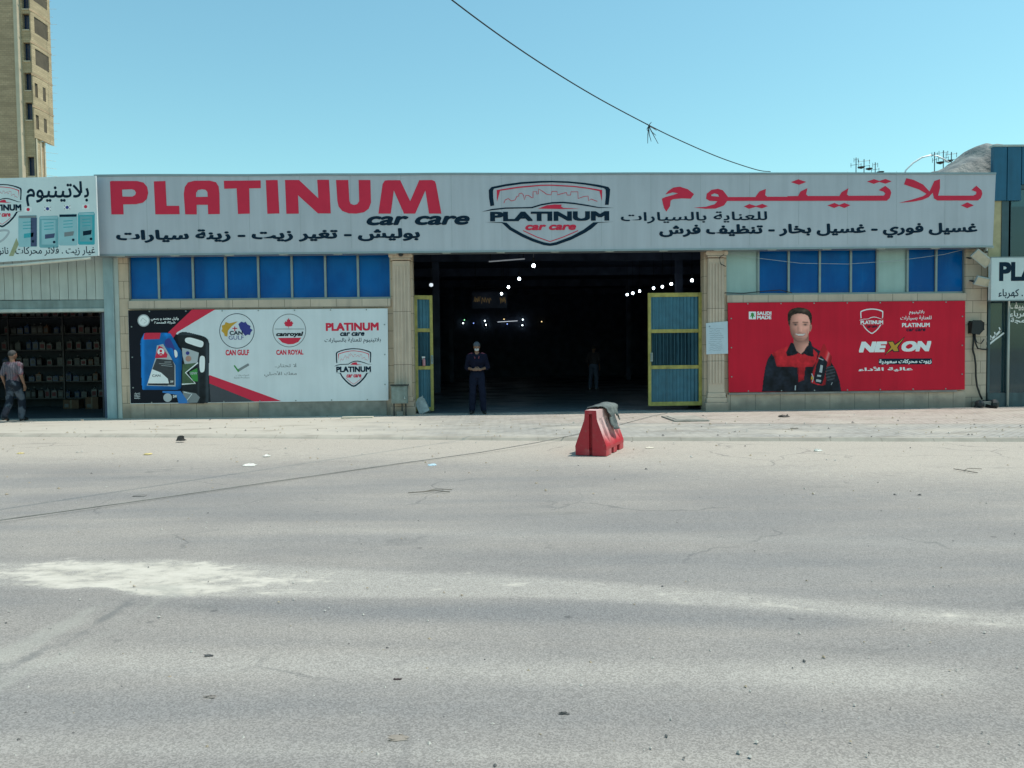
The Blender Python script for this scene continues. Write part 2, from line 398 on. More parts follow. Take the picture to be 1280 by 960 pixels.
# net of hairline cracks and the joint of an old repair
vcr = t.n.new('ShaderNodeTexVoronoi'); vcr.feature = 'DISTANCE_TO_EDGE'; vcr.inputs['Scale'].default_value = .55
wv = t.n.new('ShaderNodeVectorMath'); wv.operation = 'ADD'; nv3 = t.n.new('ShaderNodeTexNoise'); nv3.inputs['Scale'].default_value = 1.1; nv3.inputs['Detail'].default_value = 6
t.L.new(t.pos, nv3.inputs['Vector']); t.L.new(t.pos, wv.inputs[0]); t.L.new(nv3.outputs['Color'], wv.inputs[1]); t.L.new(wv.outputs[0], vcr.inputs['Vector'])
hair = t.math('MULTIPLY', t.ramp(vcr.outputs['Distance'], .012, .003), t.ramp(t.noise(.33, detail=3), .50, .60))
c = t.mix(t.math('MULTIPLY', hair, .45), c, (.10, .10, .10))
oil = t.math('MULTIPLY', t.ramp(t.noise(.9, t.vmul(t.pos, (.45, 1.3, 1)), detail=9, rough=.62), .60, .74), .38); c = t.mix(oil, c, (.115, .115, .11))
jb = t.ramp(t.math('ADD', t.attr('joint_edge'), t.math('MULTIPLY', t.math('SUBTRACT', t.noise(2.2, detail=7), .5), 2.2)), .35, 1.0); c = t.mix(t.math('MULTIPLY', jb, .38), c, (.36, .35, .31))
ck = t.ramp(t.math('ADD', t.attr('joint'), t.math('MULTIPLY', t.math('SUBTRACT', t.noise(4, detail=8, rough=.65), .5), 1.7)), .42, .95)
c = t.mix(t.math('MULTIPLY', ck, .62), c, (.13, .132, .13))
sv = t.voro(2.6, out='Distance'); spots = t.math('MULTIPLY', t.ramp(sv, .085, .03), t.ramp(t.noise(1.3), .5, .62))
c = t.mix(t.math('MULTIPLY', spots, .65), c, (.07, .07, .07))
hgt = t.math('ADD', t.math('MULTIPLY', grain, t.ramp(dm, 0, .8, 1, .3)), t.math('MULTIPLY', slm, .8)); t.bump(hgt, .55, .006)
asph_m = t.done(c, .85, .25)
def steps(*segs):
    out = [segs[0][0]]
    for a, bb, d in segs:
        n = max(1, round((bb-a)/d)); out += [a+(bb-a)*(i+1)/n for i in range(n)]
    return out
xs = steps((-60, -14, 4), (-14, -6, .25), (-6, 6, .085), (6, 14, .25), (14, 60, 4))
ss = steps((0, 3, .1), (3, 10.9, .05), (10.9, 13, .3), (13, 42, 3))
vs = []; at_d = {'dust': [], 'pale': [], 'track': [], 'slurry': [], 'joint': [], 'joint_edge': []}
SL_UP = [(-600, 716), (0, 703), (200, 697), (310, 704), (640, 717), (900, 738), (1280, 766), (2200, 830)]
SL_LO = [(-600, 742), (25, 733), (70, 736), (130, 733), (182, 745), (640, 746), (900, 757), (1280, 786), (2200, 850)]
JT = [gnd(*p) for p in ((186, 744), (150, 760), (110, 783), (60, 812), (0, 838), (-120, 890))]
def seg_d(p, a, b):
    ab = b-a; tt = max(0, min(1, (p-a).dot(ab)/ab.length_squared)); return (p-(a+ab*tt)).length
for x in xs:
    for s_ in ss:
        p = Vector((x, kerb_y(x)-.02-s_, 0)); p.z = 0.012*noise.noise(Vector((x*.35, p.y*.5, 0)))*sm(s_, .2, 1.5)
        vs.append(p); q = (p-CAM).dot(fwd)
        if q > .5: u, v = proj(p)
        else: u, v = 640, 2000
        wob = noise.noise(Vector((x*.8, p.y*1.6, 3)))*1.0
        at_d['dust'].append(max(0, min(1, 1-sm(v+wob*5, 552, 598+.02*u)))*(.75+.25*sm(u, 500, 0))+.28*sm(v, 700, 600)*sm(u, 700, 1200)+.10*sm(v, 660, 590))
        up, lo = lerp_tab(u, SL_UP), lerp_tab(u, SL_LO)
        k = sm(v+wob*4, up-12, up+12)*(1-sm(v, lo-2.5, lo+3.5))
        at_d['slurry'].append(k*lerp_tab(u, [(-300, .30), (0, .48), (60, .84), (230, .86), (330, .56), (420, .38), (640, .34), (900, .37), (1280, .37)]))
        pl = .9*sm(v+wob*3, up-6, up+8)*(1-sm(v+wob*2, lo-3, lo+7))*lerp_tab(u, [(0, .6), (200, 1), (640, .85), (1280, .75)])
        def gb(c0, sg, a, x0=-9e9, x1=9e9): return a*math.exp(-((v+wob*4-c0-(u-640)*.022)/sg)**2)*sm(u, x0, x0+200)*(1-sm(u, x1-200, x1))
        pl += gb(668, 9, .38, 150)+gb(790, 9, .25, 100, 700)+gb(838, 22, .6, -300, 1300)+gb(945, 16, .45)+gb(835, 26, .3, 850, 1400)+gb(720, 10, .2, -500, 300)
        at_d['pale'].append(min(1, pl))
        tr = gb(693, 11, .5, 150)+gb(768, 13, .75, 120, 1200)+gb(808, 9, .4, 60, 800)+gb(892, 22, .5)+gb(650, 10, .35, 0, 900)+gb(765, 18, .35, -900, 200)
        at_d['track'].append(min(1, tr))
        d = min(seg_d(p, a, bb) for a, bb in zip(JT, JT[1:])) if u < 400 else 9
        at_d['joint'].append(max(0, 1-d/.11)); at_d['joint_edge'].append(max(0, 1-abs(d-.16)/.14) if d < 5 else 0)
nx, ns = len(xs), len(ss)
me = bpy.data.meshes.new('road'); me.from_pydata(vs, [], [(i*ns+j, i*ns+j+1, (i+1)*ns+j+1, (i+1)*ns+j) for i in range(nx-1) for j in range(ns-1)])
for k, val in at_d.items():
    a = me.attributes.new(k, 'FLOAT', 'POINT'); a.data.foreach_set('value', val)
me.materials.append(asph_m); me.polygons.foreach_set('use_smooth', [True]*len(me.polygons))
o = bpy.data.objects.new('road', me); COL.objects.link(o); o['kind'] = 'structure'

# pavement: worn interlocking pavers, a pinkish strip along the wall at the right, much of it under sand
t = NT('dusty interlocking pavers'); x = t.xyz()
rv = t.comb(t.math('ADD', t.math('MULTIPLY', x[0], .72), t.math('MULTIPLY', x[1], .69)), t.math('SUBTRACT', t.math('MULTIPLY', x[1], .72), t.math('MULTIPLY', x[0], .69)))
fac, rnd = t.brick(rv, .21, .105, .007)
n1 = t.noise(.7, detail=7); n2 = t.noise(14, detail=7, rough=.65); n3 = t.noise(1.0, t.vmul(t.pos, (.5, 2.0, 1)), detail=7)
c = t.mix(rnd, (.27, .265, .25), (.36, .35, .325))
band = t.math('ADD', x[1], t.math('MULTIPLY', x[0], .17))          # runs parallel to the kerb
pink = t.math('MULTIPLY', t.ramp(band, -2.62, -2.52), t.ramp(x[0], -1, 3.5))
c = t.mix(t.math('MULTIPLY', pink, .85), c, t.mix(rnd, (.37, .305, .27), (.44, .375, .335)))
c = t.mix(t.math('MULTIPLY', fac, .8), c, (.17, .15, .125))
edge = t.math('MULTIPLY', t.ramp(band, -2.70, -2.63), t.ramp(band, -2.50, -2.57)); c = t.mix(t.math('MULTIPLY', t.math('MULTIPLY', edge, t.ramp(x[0], -1, 3)), .5), c, (.16, .14, .12))
dst = t.math('ADD', t.ramp(x[0], 1.0, -6.0, .38, 1.05), t.math('MULTIPLY', t.math('SUBTRACT', t.math('ADD', t.math('MULTIPLY', n1, .5), t.math('MULTIPLY', n3, .5)), .5), 2.0))
dm = t.ramp(dst, .25, .85, .12, .93)
c = t.mix(dm, c, t.mix(n2, (.395, .365, .315), (.50, .465, .40)))
stn = t.ramp(t.noise(1.3, t.vmul(t.pos, (.6, 1.7, 1)), detail=8, rough=.62), .54, .68); c = t.mix(t.math('MULTIPLY', stn, .5), c, (.19, .165, .13))
scr = t.ramp(t.noise(1.0, t.vmul(t.pos, (.35, 9, 1)), detail=7, rough=.6), .58, .72); c = t.mix(t.math('MULTIPLY', scr, .35), c, (.2, .175, .14))
t.bump(t.math('SUBTRACT', t.math('MULTIPLY', n2, .7), t.math('MULTIPLY', fac, t.math('SUBTRACT', 1.0, dm))), .6, .008)
pav_m = t.done(c, .9, .15)
vs = []; px_ = steps((-60, -16, 4), (-16, 14, .3), (14, 60, 4)); N = 14
for x_ in px_:
    for j in range(N+1):
        y0 = kerb_y(x_)+.12; y = y0+(.35-y0)*j/N
        vs.append((x_, y, .052+(0 if j in (0, N) or y > -.4 else .014*noise.noise(Vector((x_*.5, y*.6, 1))))))
b = MB(); b.add(vs, [(i*(N+1)+j, (i+1)*(N+1)+j, (i+1)*(N+1)+j+1, i*(N+1)+j+1) for i in range(len(px_)-1) for j in range(N)], pav_m)
b.build('pavement', smooth=True, kind='structure')
t = NT('worn kerb stone'); fac, rnd = t.brick(t.comb(t.xyz()[0], t.xyz()[1]), .8, 30, .01, 0)
c = t.mix(t.ramp(t.noise(2.0, detail=7), .35, .65), (.38, .35, .30), (.30, .275, .235)); c = t.mix(t.math('MULTIPLY', fac, .45), c, (.2, .18, .155)); kerb_m = t.done(c, .9, .15)
b = MB()
for i in range(len(px_)-1):
    x0, x1 = px_[i], px_[i+1]
    h0, h1 = [.026+.030*sm(q, -3, 2)-.012*noise.noise(Vector((q*.9, 0, 5))) for q in (x0, x1)]
    a, c_ = kerb_y(x0), kerb_y(x1)
    b.add([(x0, a-.07, -.02), (x1, c_-.07, -.02), (x1, c_, h1), (x0, a, h0), (x1, c_+.125, .056), (x0, a+.125, .056)], [(0, 1, 2, 3), (3, 2, 4, 5)], kerb_m)
b.build('kerb', kind='structure')

# ------------------------------------------------------------------ workshop building
def X(px, py, Y=0): return at(px, py, Y).x
def Z(px, py, Y=0): return at(px, py, Y).z
xl0 = X(136, 420); xl1 = X(160, 345); xb1 = X(488, 345); xo0 = X(517, 420); xo1 = X(880, 420); xr0 = X(908, 340); xr1 = X(1207, 340); xr2 = X(1233, 430)
Zs0, Zs1, Zw = 2.68, 2.885, 4.15      # sill band bottom/top, window head
bld = root('car_workshop', (0, 0, .05), 'long tan stone workshop with blue windows and a wide open dark bay', 'building')
b = MB()
b.box(xl0, xl1, 0, .3, .04, 5.55, stone_m)                 # left pier
b.box(xl1, xb1, 0, .3, .46, Zs0, stone_m)                  # wall behind the left banner
b.box(xb1, xo0, 0, .3, .04, 5.55, stone_m)
b.box(xo1, xr0, 0, .3, .04, 5.55, stone_m)
b.box(xr0, xr1, 0, .3, .46, Zs0, stone_m)
b.box(xr1, xr2, 0, .3, .04, 5.55, stone_small)
b.box(xl1, xb1, .02, .3, Zw, 5.55, conc); b.box(xr0, xr1, .02, .3, Zw, 5.55, conc)
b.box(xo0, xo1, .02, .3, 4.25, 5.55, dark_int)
b.build('wall', bld)
for xa, xb_ in ((xl1, xb1-.002), (xr0, xr1-.002)):
    b = MB(); b.box(xa, xb_, -.05, .3, .04, .458, stone_slab); b.build('plinth', bld)
b = MB(); b.box(X(325, 510), X(484, 510), -.075, -.052, .05, .43, conc)
b.build('render_patch', bld)
for xa, xb_ in ((xl1, xb1), (xr0, xr1)):
    b = MB(); b.box(xa, xb_, -.06, .3, Zs0+.002, Zs1, stone_slab); b.build('sill', bld, bevel=.008)
def pilaster(xa, xb_):
    b = MB(); w_ = xb_-xa
    b.box(xa+.05, xb_-.05, -.13, -.002, .5, 3.78, stone_pil)
    for k in range(5):
        xc = xa+.095+k*(w_-.19)/4; b.box(xc-.018, xc+.018, -.15, -.132, .72, 3.66, stone_pil)
    p = b.build('pilaster', bld, bevel=.006)
    b = MB(); b.box(xa-.02, xb_+.02, -.22, -.002, 3.96, 4.1, stone_pil); b.box(xa+.02, xb_-.02, -.18, -.002, 3.80, 3.958, stone_pil)
    for sx in (xa+.03, xb_-.03): b.tube([(sx, -.2, 3.9), (sx, -.14, 3.9)], .06, stone_pil, 12)
    b.build('capital', p, bevel=.012)
    b = MB(); b.box(xa-.04, xb_+.03, -.21, -.002, .04, .26, stone_pil); b.box(xa, xb_, -.18, -.002, .262, .38, stone_pil); b.box(xa+.025, xb_-.025, -.16, -.002, .382, .498, stone_pil)
    b.build('base', p, bevel=.012)
pilaster(X(490, 420), xo0); pilaster(xo1+.02, X(906, 420))
def window(divs, y, pale):
    xs_ = [X(d, y) for d in divs]; fr = MB()
    fr.box(xs_[0], xs_[-1], .06, .14, Zs1+.002, Zs1+.05, mullion)
    for xx in xs_: fr.box(xx-.026, xx+.026, .05, .14, Zs1+.052, Zw, mullion)
    f = fr.build('window', bld)
    for i in range(len(xs_)-1):
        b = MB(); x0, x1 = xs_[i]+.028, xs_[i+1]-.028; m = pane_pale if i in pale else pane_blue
        nn = 6; vv = []
        for a in range(nn+1):
            for c_ in range(nn+1):
                xx = x0+(x1-x0)*a/nn; zz = Zs1+.052+(Zw-.002-Zs1-.052)*c_/nn
                vv.append((xx, .10+.012*noise.noise(Vector((xx*2.3, zz*1.7, 9))), zz))
        b.add(vv, [(a*(nn+1)+c_, (a+1)*(nn+1)+c_, (a+1)*(nn+1)+c_+1, a*(nn+1)+c_+1) for a in range(nn) for c_ in range(nn)], m)
        pn = b.build('pane', f, smooth=True)
        if i in pale: pn['label'] = 'pale frosted pane without blue film'
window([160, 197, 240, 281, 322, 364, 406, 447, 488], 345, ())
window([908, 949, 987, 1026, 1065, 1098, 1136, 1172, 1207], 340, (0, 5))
# hall behind the opening
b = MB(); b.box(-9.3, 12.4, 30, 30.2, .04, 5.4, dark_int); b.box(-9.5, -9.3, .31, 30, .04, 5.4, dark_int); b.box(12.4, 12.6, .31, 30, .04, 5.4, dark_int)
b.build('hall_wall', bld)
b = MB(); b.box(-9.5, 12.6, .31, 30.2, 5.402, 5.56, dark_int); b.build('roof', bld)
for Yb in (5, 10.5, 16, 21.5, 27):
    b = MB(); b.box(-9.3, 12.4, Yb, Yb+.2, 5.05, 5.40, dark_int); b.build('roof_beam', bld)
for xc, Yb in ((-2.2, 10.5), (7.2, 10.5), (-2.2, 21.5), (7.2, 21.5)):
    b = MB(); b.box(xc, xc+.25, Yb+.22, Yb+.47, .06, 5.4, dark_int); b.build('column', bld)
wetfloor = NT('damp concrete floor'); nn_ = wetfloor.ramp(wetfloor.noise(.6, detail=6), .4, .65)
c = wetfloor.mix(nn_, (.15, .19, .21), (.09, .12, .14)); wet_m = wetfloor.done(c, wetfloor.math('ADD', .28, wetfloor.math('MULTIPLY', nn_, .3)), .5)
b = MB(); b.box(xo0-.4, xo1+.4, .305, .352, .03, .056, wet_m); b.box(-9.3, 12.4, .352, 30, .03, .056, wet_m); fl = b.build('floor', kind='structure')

def corrugated(b, x0, x1, y, z0, z1, m, pitch=.09, amp=.012):
    n = max(4, int((x1-x0)/pitch*6)); vs = []
    for i in range(n+1):
        xx = x0+(x1-x0)*i/n; yy = y+amp*max(-.6, min(.6, sin(2*pi*(xx-x0)/pitch)))/.6
        vs += [(xx, yy, z0), (xx, yy, z1)]
    b.add(vs, [(2*i, 2*i+2, 2*i+3, 2*i+1) for i in range(n)], m)
def gate(x0, x1, Y, ztop, zb, rails, ang, hinge, latch, lift=0):
    T = Matrix.Translation((hinge, Y, 0)) @ Matrix.Rotation(ang, 4, 'Z') @ Matrix.Translation((-hinge, -Y, 0))
    f = MB(); f.T = T; wpost = .075
    f.box(x0, x0+wpost, Y-.03, Y+.03, zb, ztop, yellow_paint); f.box(x1-wpost, x1, Y-.03, Y+.03, zb, ztop, yellow_paint)
    zz = [zb, *rails, ztop-.10]; hs = [.10, *[.09]*len(rails), .10]
    for z, h in zip(zz, hs): f.box(x0+wpost+.002, x1-wpost-.002, Y-.027, Y+.027, z, z+h, yellow_paint)
    g = f.build('gate', bld, bevel=.004)
    for (z, h), z2 in zip(list(zip(zz, hs)), zz[1:]):
        s_ = MB(); s_.T = T; corrugated(s_, x0+wpost, x1-wpost, Y+.0, z+h, z2, gate_sheet); s_.build('sheet', g, smooth=True)
    l = MB(); l.T = T
    l.box(latch-.03, latch+.03, Y-.06, Y-.032, 1.28, 1.50, mullion); l.tube([(latch, Y-.06, 1.33), (latch, Y-.10, 1.36), (latch, Y-.10, 1.44), (latch, Y-.06, 1.47)], .010, mullion)
    l.build('latch', g)
gate(xo0-.02, X(539, 440)+.02, .42, Z(528, 369, .42), .10, [Z(528, 415, .42), Z(528, 462, .42)], radians(16), xo0-.02, X(539, 440)-.02)
gate(X(810, 440, .22), xo1+.0, .22, Z(845, 366, .22), Z(845, 507, .22), [Z(845, 416, .22), Z(845, 461, .22)], 0, xo1, X(814, 440, .22))

# ---- halftone-like prints: a fine mesh whose vertices hold the ink colours of the printed picture
_pm = NT('halftone print'); _pa = _pm.n.new('ShaderNodeAttribute'); _pa.attribute_name = 'ink'; halftone = _pm.done(_pa.outputs['Color'], .6, .2)
def inside(u, v, poly):
    c = False; j = len(poly)-1
    for i in range(len(poly)):
        if (poly[i][1] > v) != (poly[j][1] > v) and u < (poly[j][0]-poly[i][0])*(v-poly[i][1])/(poly[j][1]-poly[i][1])+poly[i][0]: c = not c
        j = i
    return c
def raster(art, u0, v0, u1, v1, nu, nv, layers, lvl, name, parent):
    L = []
    for poly, fn in layers: L.append((poly, fn, min(p[0] for p in poly), max(p[0] for p in poly), min(p[1] for p in poly), max(p[1] for p in poly)))
    idx = {}; vs = []; cols = []; grid = {}
    for i in range(nu+1):
        for j in range(nv+1):
            u = u0+(u1-u0)*i/nu; v = v0+(v1-v0)*j/nv; c = None
            for poly, fn, a, b_, c_, d in reversed(L):
                if a <= u <= b_ and c_ <= v <= d and inside(u, v, poly): c = fn(u, v); break
            if c is not None: grid[i, j] = len(vs); vs.append(art.w(u, v, lvl)); cols.append(c)
    fs = []
    for i in range(nu):
        for j in range(nv):
            q = [grid.get(k) for k in ((i, j), (i, j+1), (i+1, j+1), (i+1, j))]
            if None not in q: fs.append(q)
            elif sum(k is not None for k in q) == 3: fs.append([k for k in q if k is not None])
    b = MB(); b.add(vs, fs, halftone); o = b.build(name, parent)
    at2 = o.data.attributes.new('ink', 'FLOAT_COLOR', 'POINT'); at2.data.foreach_set('color', [k for c in cols for k in (max(0, c[0]), max(0, c[1]), max(0, c[2]), 1)]); return o
def nz(u, v, s_, q=0.0): return noise.noise(Vector((u*s_, v*s_, q)))
def ga(u, v, cu, cv_, su, sv_): return math.exp(-((u-cu)/su)**2-((v-cv_)/sv_)**2)
def mulc(c, k): return (c[0]*k, c[1]*k, c[2]*k)
def mixc(a_, b_, k): k = max(0, min(1, k)); return tuple(x*(1-k)+y*k for x, y in zip(a_, b_))

# ------------------------------------------------------------------ main fascia sign
YS = -.36
sg = root('fascia_sign', (1.5, -.2, 3.9), 'long silver fascia sign with red bilingual lettering and shield emblem over the bay', 'sign')
def Sx(px, py): return at(px, py, YS)
TL, TR, BR, BL = Sx(117.5, 219), Sx(1245, 216), Sx(1241, 308.5), Sx(121, 319.5)
b = MB(); n = 48; vt = []; vb = []
for i in range(n+1):
    k = i/n; wob = .022*noise.noise(Vector((k*9, 0, 0)))+.03*sin(k*pi*1.1)
    vt.append((TL.x+(TR.x-TL.x)*k, TL.z+(TR.z-TL.z)*k+wob*.6)); vb.append((BL.x+(BR.x-BL.x)*k, BL.z+(BR.z-BL.z)*k))
outl = vb+vt[::-1]
b.prism(outl, YS+.004, -.04, sign_face); b.build('panel', sg)
b = MB()
for i in range(n):
    (x0, z0), (x1, z1) = vt[i], vt[i+1]; b.prism([(x0, z0-.035), (x1, z1-.035), (x1, z1+.012), (x0, z0+.012)], YS-.012, -.03, sign_edge)
b.build('trim', sg); b = MB()
for i in range(n):
    (x0, z0), (x1, z1) = vb[i], vb[i+1]; b.prism([(x0, z0-.012), (x1, z1-.012), (x1, z1+.03), (x0, z0+.03)], YS-.012, -.03, sign_edge)
b.build('trim', sg)
for i in range(17):
    px_c = 150+i*68; p = at(px_c, 317-(px_c-150)*.0098, YS); b = MB(); b.box(p.x-.10, p.x+.10, YS+.02, YS+.08, p.z-.07, p.z-.012, steel_white); b.build('bracket', sg)
sm_line = mat('panel joint', (.30, .33, .34), .5, .05)
for i in range(1, 18):
    xx = BL.x+(BR.x-BL.x)*i/18; b = MB(); b.box(xx-.003, xx+.003, YS+.0025, YS+.003, 4.06, 5.80, sm_line); b.build('seam', sg)
RED_L = [
 ('P', (100, 200, 4), [[(150,108),(158,105),(285,105),(318,113),(336,135),(341,165),(334,195),(315,213),(280,221),(216,222),(218,272),(157,272)],[(210,148),(212,183),(262,183),(276,175),(280,163),(272,150),(258,146)]]),
 ('L', (100, 200, 4), [[(369,107),(427,105),(433,229),(496,229),(498,271),(377,272)]]),
 ('A', (100, 200, 4), [[(526,272),(519,170),(524,135),(540,112),(572,104),(648,103),(680,111),(693,132),(697,165),(699,270),(641,271),(639,224),(583,224),(584,272)],[(580,185),(639,184),(637,160),(628,149),(610,146),(590,150),(581,163)]]),
 ('T', (100, 200, 4), [[(719,104),(903,102),(904,141),(846,142),(849,268),(790,270),(783,142),(721,144)]]),
 ('I', (100, 200, 4), [[(929,101),(988,100),(997,267),(937,269)]]),
 ('N', (100, 200, 4), [[(1025,100),(1095,100),(1192,192),(1186,99),(1245,99),(1254,267),(1190,267),(1090,176),(1094,268),(1032,269)]]),
 ('U', (380, 200, 4), [[(160,100),(221,100),(227,205),(233,219),(250,225),(266,221),(276,206),(273,100),(332,100),(335,212),(324,243),(300,261),(262,268),(225,267),(192,255),(173,233),(167,205)]]),
 ('M', (380, 200, 4), [[(372,268),(393,120),(404,103),(420,101),(481,101),(531,206),(576,101),(640,100),(654,106),(660,120),(687,268),(625,268),(607,152),(556,268),(500,268),(449,152),(434,268)]]),
]
for nm, tr, loops in RED_L:
    a = Art(YS); a.set(*tr); a.fill(loops, ink_red, 1); a.build('letter', sg)
a = Art(YS); a.set(380, 200, 4); a.text('car care', 312, 279, 829, 326, ink_navy, 1, .04, .24); a.build('lettering', sg)
a = Art(YS); a.set(0, 0, 1); a.text('بوليش - تغير زيت - زينة سيارات', 145, 286, 525, 302.5, ink_navy, 1, .045, 0, True); a.build('lettering', sg)
a = Art(YS); a.set(0, 0, 1); a.text('غسيل فوري - غسيل بخار - تنظيف فرش', 824, 279.5, 1222, 298, ink_navy, 1, .045, 0, True); a.build('lettering', sg)
a = Art(YS); a.set(0, 0, 1); a.text('للعناية بالسيارات', 776, 264.5, 959, 279, ink_navy, 1, .02, 0, True); a.build('lettering', sg)
a = Art(YS)
a.set(740, 200, 4.923)
a.fill([(430,238),(452,228),(500,215),(530,205),(497,199),(452,212),(470,190),(500,170),(540,164),(590,180),(628,210),(608,238),(550,236),(500,241),(484,250),(480,285),(458,317),(444,298),(436,268)], ink_red, 1)
a.fill([[(702,238),(706,208),(735,184),(775,177),(805,186),(826,212),(838,228),(1005,228),(1030,193),(1070,178),(1066,216),(1078,226),(1262,226),(1262,251),(832,252),(812,280),(760,299),(700,300),(625,293),(700,288),(755,272),(772,254),(722,251)],[(733,214),(735,222),(782,226),(776,212),(755,205)]], ink_red, 1)
a.fill([(935,286),(968,271),(1009,283),(1048,270),(1083,284),(1045,298),(1009,288),(966,300)], ink_red, 1)
a.set(980, 200, 4.267)
a.fill([(18,193),(75,192),(88,168),(125,150),(118,183),(128,192),(295,192),(307,172),(344,150),(335,183),(345,191),(533,190),(541,178),(530,168),(505,161),(540,138),(566,158),(572,175),(564,203),(548,217),(18,218)], ink_red, 2)
a.fill([(37,118),(76,103),(119,117),(80,132)], ink_red, 1)
a.fill([(232,242),(269,229),(294,240),(322,229),(354,241),(322,256),(294,245),(268,256)], ink_red, 1)
a.fill([(443,115),(480,102),(509,112),(541,101),(574,114),(541,126),(509,117),(479,127)], ink_red, 1)
a.fill([(612,229),(680,212),(742,193),(760,180),(720,157),(640,130),(652,97),(692,106),(742,131),(776,168),(802,112),(832,102),(832,150),(822,190),(1010,190),(1025,182),(1026,170),(1000,160),(1026,137),(1054,162),(1058,180),(1050,203),(1034,216),(818,216),(800,205),(793,175),(772,198),(740,212),(690,222)], ink_red, 1)
a.fill([(944,242),(978,226),(1013,242),(978,257)], ink_red, 1)
a.build('lettering', sg)

def emblem(a, tr, c_dark, c_red, full=True, txt=True, sub=None, lvl=1, bold=1.0, skyline=True):
    a.set(*tr); B = bold
    outer = [(192,278),(182,215),(180,160),(200,138),(300,118),(420,102),(560,94),(640,93),(760,97),(880,108),(980,122),(1050,138),(1063,155),(1060,200),(1052,268)]
    inner = [(1025,268),(1032,200),(1030,158),(1018,147),(960,135),(880,121),(760,109),(640,105),(560,107),(420,116),(300,133),(218,150),(211,165),(212,215),(220,272)]
    if B != 1.0: inner = [(620+(x-620)*(1-.035*(B-1)), 330+(y-330)*(1-.06*(B-1))) for x, y in inner]
    a.fill(outer+inner, c_dark, lvl)
    a.fill([(130,318),(200,298),(300,287),(420,285),(490,283),(560,262),(640,248),(720,245),(800,252),(900,268),(980,284),(1095,290),(980,291),(900,278),(800,263-0*B),(720,256+4*(B-1)),(640,259+4*(B-1)),(560,273+4*(B-1)),(495,293),(420,294),(300,297),(200,308)], c_dark, lvl)
    a.fill([(150,394),(275,394),(310,398),(345,432),(430,480),(500,512),(580,540),(625,548),(670,539),(780,497),(870,448),(940,395),(1090,391),(976,399),(930,440),(880,472),(780,522),(670,561),(625,567),(580,561),(500,535),(420,500),(330,450),(276,400)], c_dark, lvl)
    if full:
        a.fill([(240,245),(238,160),(400,135),(560,122),(640,121),(800,130),(900,143),(1005,160),(1003,240),(985,168),(900,151),(800,138),(640,129),(560,130),(400,145),(262,166)], c_red, lvl)
        a.fill([(540,295),(600,272),(660,265),(712,267),(704,278),(722,290),(845,296),(700,298)], c_red, lvl+1)
        a.stroke([(430,455),(530,502),(625,535),(720,503),(830,455)], 6, c_red, lvl)
    if skyline:
        a.stroke([(290,255),(300,232),(322,222),(345,240),(372,232),(385,205),(398,205),(400,188),(418,182),(432,196),(440,232),(450,198),(470,200),(492,216),(502,216),(502,172),(528,172),(530,190),(540,190),(542,152),(575,172),(600,190),(632,196),(640,170),(676,170),(680,195),(735,180),(745,178),(750,197),(775,197),(778,173),(828,173),(830,222),(870,208),(902,204),(906,238),(925,226),(970,243)], 4.5, c_red, lvl)
    if txt: a.text('PLATINUM', 190, 316, 1056, 386, c_dark, lvl+1, .048)
    a.text('car care', 445, 412, 816, 452, sub or c_red, lvl+1, .05, .22)
a = Art(YS); emblem(a, (580, 210, 5.818), ink_navy, ink_red); a.build('emblem', sg)

# ------------------------------------------------------------------ left banner (two oil bottles, round badges)
YB = -.10
bn = root('advertising_banner', at(322, 505, YB), 'white banner with dark corner and two oil bottles left of the bay', 'banner')
def panel(px4, Y, m, name, parent, th=.03):
    p = [at(q[0], q[1], Y) for q in px4]; b = MB(); b.prism([(k.x, k.z) for k in p], Y+.0, Y+th, m); return b.build(name, parent)
panel([(160, 388), (484.5, 385.5), (485.5, 500.5), (163, 505)], YB, banner_white, 'panel', bn, .035)
a = Art(YB); a.set(130, 370, 6)
a.fill([(181,108),(660,102),(480,275),(560,290),(790,600),(800,660),(1130,792),(200,806)], ink_black, 1)
a.fill([(660,102),(835,100),(548,272),(510,330),(560,420),(480,275)], ink_red, 2)
a.fill([(790,592),(1200,740),(1330,788),(1130,792),(790,655)], ink_red, 2)
a.fill([(790,655),(1130,792),(800,799)], mat('dark slate ink', (.045, .05, .065), .5, .05), 2)
a.ring((298,184), 46, None, ink_mid, 2); a.ring((298,184), 38, None, ink_white, 3); a.stroke([(275,190),(290,165),(322,190),(300,205)], 4, ink_mid, 4)
a.build('artwork', bn)
a = Art(YB); a.set(130, 370, 6)
a.text('وكيل معتمد و رسمي', 352, 158, 560, 188, ink_white, 3, .03, 0, True); a.text('شركة المتحدة', 378, 188, 535, 212, ink_white, 3, .03, 0, True)
a.build('lettering', bn)
# black bottle, then blue bottle before it
a = Art(YB); a.set(130, 370, 6)
def f_kb(u, v): return mulc((.020, .026, .032), .7+1.6*math.exp(-((u-775)/13)**2)*sm(v, 320, 380)+1.5*ga(u, v, 640, 285, 90, 9)+.8*math.exp(-((u-708)/8)**2)*sm(v, 420, 470)-.3*sm(v, 690, 760)+.3*nz(u, v, .03))
def f_bb(u, v): return mulc((.008, .165, .50), .78+.55*math.exp(-((u-292)/14)**2)+.45*ga(u, v, 480, 290, 40, 14)-.35*sm(u, 545, 590)+.35*math.exp(-((u-(470+.42*(v-300)))/12)**2)*(1-sm(v, 400, 520))-.25*sm(v, 660, 706)+.12*nz(u, v, .02))
raster(a, 540, 266, 802, 806, 66, 136, [(catmull([(552,290),(600,268),(690,285),(755,305),(785,335),(794,400),(788,560),(790,680),(800,770),(780,802),(600,806),(585,690),(590,420),(560,360)], 4), f_kb)], 3, 'black_bottle_picture', bn)
